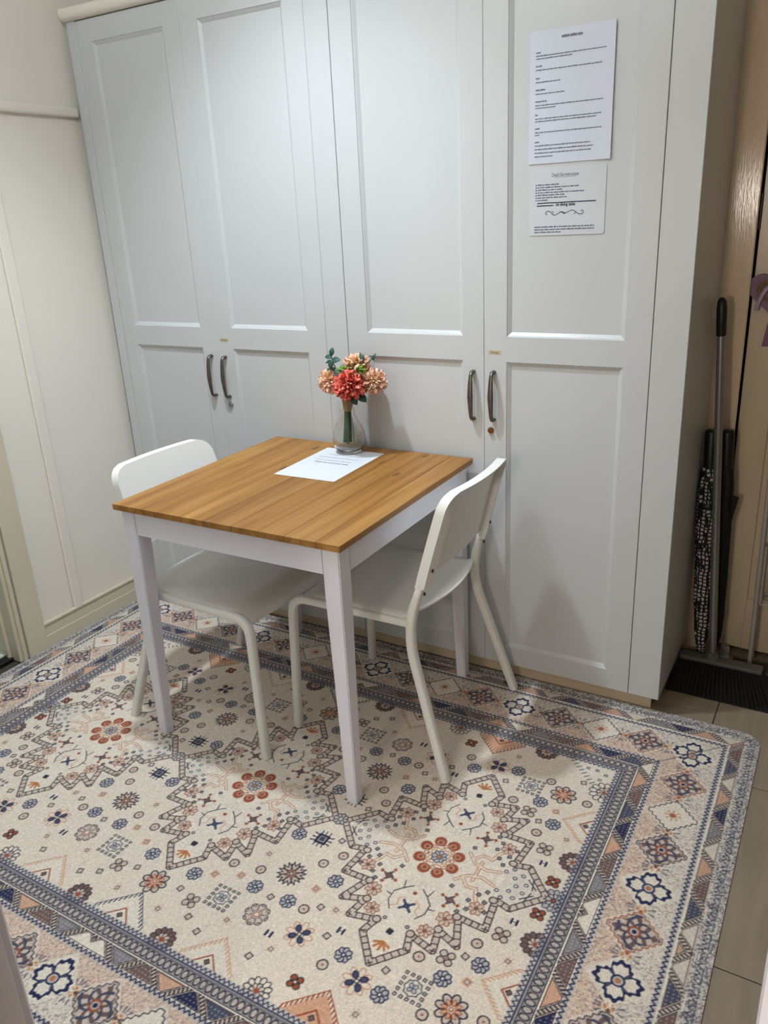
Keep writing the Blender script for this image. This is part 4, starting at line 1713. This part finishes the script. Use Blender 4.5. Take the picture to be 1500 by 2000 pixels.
CORAL = ((206, 92, 76), (240, 106, 96), (250, 156, 140))
PEACH = ((240, 220, 150), (252, 188, 168), (254, 220, 196))
PINKC = ((244, 228, 160), (250, 166, 154), (254, 234, 214))
pom('flower_head', (0.048, -0.052, 0.226), 0.051, *CORAL, 1, 420)
pom('flower_head', (-0.043, -0.008, 0.226), 0.045, *PEACH, 2, 320)
pom('flower_head', (0.102, 0.000, 0.230), 0.044, *PINKC, 3, 320)
pom('flower_head', (0.042, 0.004, 0.281), 0.043, *PEACH, 4, 300, 0.72)
pom('flower_head', (0.050, 0.045, 0.226), 0.040, *CORAL, 5, 240)


def leaf(c_, d, n_, L_, wd, material, name='leaf'):
    d, n_ = Vector(d).normalized(), Vector(n_).normalized()
    s_ = d.cross(n_).normalized()
    n_ = s_.cross(d)
    V, F = [], []
    K = 7
    for i_ in range(K + 1):
        t_ = i_ / K
        w_ = wd * math.sin(PI * min(1, 0.06 + 0.94 * t_)) ** 0.7
        p = d * (L_ * t_) - n_ * (0.25 * L_ * t_ * t_)
        V += [tuple(p + s_ * w_ + n_ * w_ * 0.25), tuple(p), tuple(p - s_ * w_ + n_ * w_ * 0.25)]
    for i_ in range(K):
        for j in range(2):
            a = i_ * 3 + j
            F.append((a, a + 1, a + 4, a + 3))
    mb = MB()
    mb.pydata(V, F)
    o = mb.build(name, material, bq, 60)
    o.location = c_
    md = o.modifiers.new('thickness', 'SOLIDIFY')
    md.thickness = 0.0006
    return o


# eucalyptus sprig on the left, single leaves right and below, bright fern between the heads
tw = MB()
tw.tube(bez([(0.0, 0.0, 0.19), (-0.02, -0.01, 0.255), (-0.032, -0.015, 0.29), (-0.035, -0.015, 0.318)], 4), 0.0015, None, 6)
tw.tube(bez([(0.012, 0.0, 0.19), (0.06, -0.01, 0.26), (0.095, -0.012, 0.290), (0.112, -0.012, 0.305)], 4), 0.0013, None, 6)
tw.tube(bez([(0.06, -0.01, 0.26), (0.075, -0.01, 0.29), (0.080, -0.012, 0.312)], 4), 0.0012, None, 6)
tw.build('twig', M_stem, bq, 50)
for c_, d, n_, L_, wd in (
        ((-0.034, -0.016, 0.316), (0.2, 0, 1), (0.2, -1, 0.2), 0.024, 0.0085), ((-0.034, -0.016, 0.308), (-1, 0, 0.35), (0.1, -0.7, 0.7), 0.026, 0.0085),
        ((-0.032, -0.016, 0.298), (-1, 0, -0.05), (0, -0.6, 0.8), 0.030, 0.0065), ((-0.032, -0.018, 0.300), (0.9, 0, 0.25), (0, -0.8, 0.6), 0.028, 0.0105),
        ((-0.030, -0.020, 0.302), (-0.25, -0.3, -0.9), (0, -1, 0.2), 0.026, 0.0095), ((-0.022, -0.016, 0.270), (-1, -0.1, 0.25), (0, -0.5, 0.9), 0.034, 0.010),
        ((-0.018, -0.018, 0.272), (0.6, -0.2, -0.5), (0, -0.7, 0.7), 0.026, 0.011), ((-0.010, -0.030, 0.262), (0.4, -0.6, -0.7), (0, -0.9, 0.4), 0.03, 0.012),
        ((0.078, -0.012, 0.292), (-0.45, 0, 0.9), (0.4, -0.9, 0), 0.030, 0.0065), ((0.112, -0.012, 0.297), (0.3, 0, 1), (-0.4, -0.9, 0), 0.022, 0.0058),
        ((0.068, -0.040, 0.196), (0.85, -0.2, -0.35), (0, -0.6, 0.8), 0.036, 0.013), ((0.052, -0.046, 0.190), (0.5, -0.2, -0.6), (0, -0.8, 0.6), 0.028, 0.011)):
    leaf((c_[0], c_[1], c_[2] - (0.010 if c_[0] < 0 else 0.0)), d, n_, L_, wd, M_leaf)
r = random.Random(4)
fe = []
for k_ in range(46):
    a = r.uniform(0, 2 * PI)
    c_ = (0.052 + 0.038 * math.cos(a) * r.uniform(0.4, 1.15), -0.036 + 0.014 * math.sin(a), 0.266 + r.uniform(-0.010, 0.010))
    leaf(c_, (math.cos(a), -0.5 + 0.4 * math.sin(a), r.uniform(0.1, 0.8)), (0, -0.6, 0.8), r.uniform(0.014, 0.024), 0.0028, M_leaf2, 'fern_leaf')

# ------------------------------------------------------------------ the corner: broom, umbrellas, rack, heart
br = empty('push_broom', (1.090, 0.305, 0.0))
tag(br, 'broom with grey metal pole, black grip and wide black bristles beside the wardrobe', 'broom')
bx0, bx1 = -0.098, 0.150
hd = MB()
hd.box(bx0, bx1, -0.022, 0.020, 0.046, 0.062, 0.005, 2)
hd.tube([(0, 0, 0.058), (-0.001, 0, 0.085)], [0.024, 0.019], [0.02, 0.018], 14)
hd.build('broom_head', M_grey, br, 40)
bs = MB()
nb = 24
for k_ in range(nb):
    t_ = k_ / (nb - 1)
    xt = bx0 + 0.006 + (bx1 - bx0 - 0.012) * t_
    xb = bx0 - 0.004 + (bx1 - bx0 + 0.050) * t_
    for y_, yo in ((-0.016, -0.125), (-0.004, -0.085), (0.010, -0.04)):
        h_ = 0.0075
        bs.pydata([(xt - h_, y_ - 0.006, 0.048), (xt + h_, y_ - 0.006, 0.048), (xt + h_, y_ + 0.006, 0.048), (xt - h_, y_ + 0.006, 0.048),
                   (xb - h_ * 1.2, y_ + yo - 0.010, 0.002), (xb + h_ * 1.2, y_ + yo - 0.010, 0.002), (xb + h_ * 1.2, y_ + yo + 0.012, 0.002), (xb - h_ * 1.2, y_ + yo + 0.012, 0.002)],
                  [(0, 1, 2, 3), (7, 6, 5, 4), (0, 4, 5, 1), (1, 5, 6, 2), (2, 6, 7, 3), (3, 7, 4, 0)])
bs.build('bristles', M_bristle, br)
p0, p1 = Vector((-0.0005, 0.0, 0.065)), Vector((-0.0790, 0.020, 1.190))
MB().tube([p0, p0.lerp(p1, 0.91)], 0.0118, None, 16).build('pole', M_steel, br, 50)
gp = p0.lerp(p1, 0.905)
gd = (p1 - p0).normalized()
L_ = (p1 - gp).length
MB().tube([gp, gp + gd * 0.004, gp + gd * (L_ * 0.72), gp + gd * (L_ * 0.9), gp + gd * (L_ * 0.985), gp + gd * L_], [0.0125, 0.0140, 0.0140, 0.0118, 0.007, 0.002], None, 16).build('grip', M_black, br, 50)


def umbrella(name, top, bottom, prof, cloth, label, flap):
    """closed umbrella standing on its tip: prof gives (fraction up, radius)"""
    bt_, tp_ = Vector(bottom), Vector(top)
    t = empty(name, bt_)
    tag(t, label, 'umbrella')
    ax_ = (tp_ - bt_)
    L_ = ax_.length
    d = ax_.normalized()
    sx = Vector((1, 0, 0)) - d * d.x
    sx.normalize()
    sy = d.cross(sx)
    mb = MB()
    K = 32
    rings = []
    for f_, rr_ in prof:
        ring = []
        for k_ in range(K):
            a = 2 * PI * k_ / K
            rad_ = rr_ * (1 + 0.13 * math.cos(8 * a + f_ * 9))
            ring.append(mb.bm.verts.new(d * (L_ * f_) + sx * (rad_ * math.cos(a)) + sy * (rad_ * math.sin(a))))
        rings.append(ring)
    for i_ in range(len(rings) - 1):
        for k_ in range(K):
            mb.bm.faces.new((rings[i_][k_], rings[i_][(k_ + 1) % K], rings[i_ + 1][(k_ + 1) % K], rings[i_ + 1][k_]))
    mb.bm.faces.new(rings[0][::-1])
    mb.bm.faces.new(rings[-1])
    mb.build('canopy', cloth, t, 50)
    MB().tube([(0, 0, 0), tuple(d * (L_ * prof[0][0] + 0.02))], [0.0035, 0.006], None, 10).build('tip', M_black, t, 50)
    h0, h1 = d * (L_ * prof[-1][0] - 0.01), d * L_
    MB().tube([h0, h0 + d * 0.006, h1 - d * 0.012, h1 - d * 0.003, h1], [0.013, 0.0205, 0.0205, 0.018, 0.012], None, 18, hint=(1, 0, 0)).build('handle', M_black, t, 50)
    sb = MB()
    f_ = 0.70
    c_ = d * (L_ * f_)
    if flap:
        sb.pydata([tuple(c_ + Vector(q)) for q in ((0.018, -0.006, 0.035), (0.042, -0.012, 0.030), (0.030, -0.012, -0.045), (0.016, -0.006, -0.05), (0.018, -0.003, 0.035), (0.042, -0.009, 0.030), (0.030, -0.009, -0.045), (0.016, -0.003, -0.05))],
                  [(0, 1, 2, 3), (7, 6, 5, 4), (0, 4, 5, 1), (1, 5, 6, 2), (2, 6, 7, 3), (3, 7, 4, 0)])
        sb.build('strap_end', cloth, t)
    else:
        sb.tube([tuple(c_ + sx * (0.0305 * math.cos(a)) + sy * (0.0305 * math.sin(a))) for a in np.linspace(PI * 1.2, PI * 1.75, 8)], 0.009, 0.0025, 8, hint=(0, 0, 1))
        sb.build('strap', M_black, t, 50)


PR = [(0.055, 0.006), (0.09, 0.014), (0.16, 0.021), (0.30, 0.0265), (0.45, 0.029), (0.60, 0.031), (0.70, 0.029), (0.78, 0.0285), (0.845, 0.024), (0.855, 0.019)]
umbrella('closed_umbrella', (1.011, 0.384, 0.795), (1.050, 0.336, 0.004), PR, M_check, 'closed umbrella in black and white checked cloth behind the broom pole', False)
PR2 = [(0.07, 0.007), (0.12, 0.014), (0.22, 0.020), (0.40, 0.0225), (0.60, 0.0235), (0.78, 0.024), (0.845, 0.021), (0.855, 0.017)]
umbrella('closed_umbrella', (1.0545, 0.392, 0.795), (1.088, 0.398, 0.004), PR2, M_blackfab, 'plain black closed umbrella leaning nearest the beige door', True)

ds_ = empty('door_stop', (1.112, 0.440, 0.0))
tag(ds_, 'small pale coiled spring door stop on the floor behind the black umbrella', 'door stop')
sp_ = []
for k_ in range(60):
    a = k_ / 60 * 2 * PI * 5
    sp_.append((0.013 * math.cos(a), -0.005 + 0.013 * math.sin(a), 0.012 + 0.032 * k_ / 60))
MB().tube(sp_, 0.002, None, 6).build('spring', M_wire, ds_, 50)
MB().lathe([(0.014, 0.0), (0.015, 0.006), (0.012, 0.013)], 16, (0, -0.005, 0)).build('base', M_paper, ds_, 40)

rk = empty('wire_rack', (1.20, 0.385, 0.0))
tag(rk, 'slim pale metal wire rack standing against the beige door', 'rack')
for x_, y_ in ((-0.006, 0.0), (0.34, 0.0), (-0.006, 0.075), (0.34, 0.075)):
    MB().tube([(x_, y_, 0.0), (x_ - 0.012, y_, 0.90)], 0.0065, None, 10).build('post', M_wire, rk, 50)
for z_ in (0.245, 0.46, 0.68, 0.88):
    sh = MB()
    for y_ in (-0.008, 0.02, 0.048, 0.083):
        sh.tube([(0.004 - 0.013 * z_, y_, z_), (0.342 - 0.013 * z_, y_, z_)], 0.0026, None, 8)
    for x_ in (0.006, 0.12, 0.23, 0.338):
        sh.tube([(x_ - 0.013 * z_, -0.008, z_), (x_ - 0.013 * z_, 0.083, z_)], 0.0026, None, 8)
    sh.tube([(0.006 - 0.013 * z_, -0.010, z_), (0.006 - 0.013 * z_ - 0.002, -0.010, z_ + 0.2)], 0.0032, None, 8)
    sh.build('shelf', M_wire, rk, 50)

ht = empty('heart_ornament', (1.128, DY - 0.004, 1.19))
tag(ht, 'lilac felt heart with wicker middle and ribbon hanging on the beige door', 'ornament')


def heart(n_, s_):
    out = []
    for k_ in range(n_):
        t_ = 2 * PI * k_ / n_
        out.append((s_ * 16 * math.sin(t_) ** 3 / 16, s_ * (13 * math.cos(t_) - 5 * math.cos(2 * t_) - 2 * math.cos(3 * t_) - math.cos(4 * t_)) / 16))
    return out


MB().prism(heart(90, 0.068), -0.022, 0.0, lambda p: (p[0], p[2], p[1])).build('felt_heart', M_lilac, ht, 40)
wk = MB()
for k_ in range(9):
    hs = heart(36, 0.040 - 0.002 * k_ * 0.5)
    wk.tube([(p[0] + r.uniform(-.003, .003), -0.026 - 0.0016 * (k_ % 4), p[1] + 0.002 + r.uniform(-.003, .003)) for p in hs + hs[:1]], 0.0022, None, 5)
wk.build('wicker_heart', M_wicker, ht, 50)
rb_ = MB()
rb_.tube(bez([(0.010, -0.036, 0.028), (-0.018, -0.040, 0.010), (-0.034, -0.036, -0.025), (-0.040, -0.032, -0.050)], 5), 0.0055, 0.0014, 8, hint=(1, 0, 0))
rb_.tube(bez([(0.010, -0.036, 0.028), (0.030, -0.040, 0.010), (0.038, -0.036, -0.030)], 5), 0.0055, 0.0014, 8, hint=(1, 0, 0))
rb_.tube([(0.0, -0.004, 0.03), (0.0, -0.004, 0.20)], 0.002, None, 6)
rb_.build('ribbon', M_ribbon, ht, 50)
tg = MB().prism([(-0.012, 0.0), (0.075, 0.0), (0.070, 0.072), (-0.002, 0.072)], -0.004, 0.0, lambda p: (p[0], p[2], p[1])).build('hanging_tag', M_mauve)
tg.location = (1.124, DY - 0.003, 1.034)
tag(tg, 'mauve card tag hanging on the beige door under the lilac heart', 'tag')
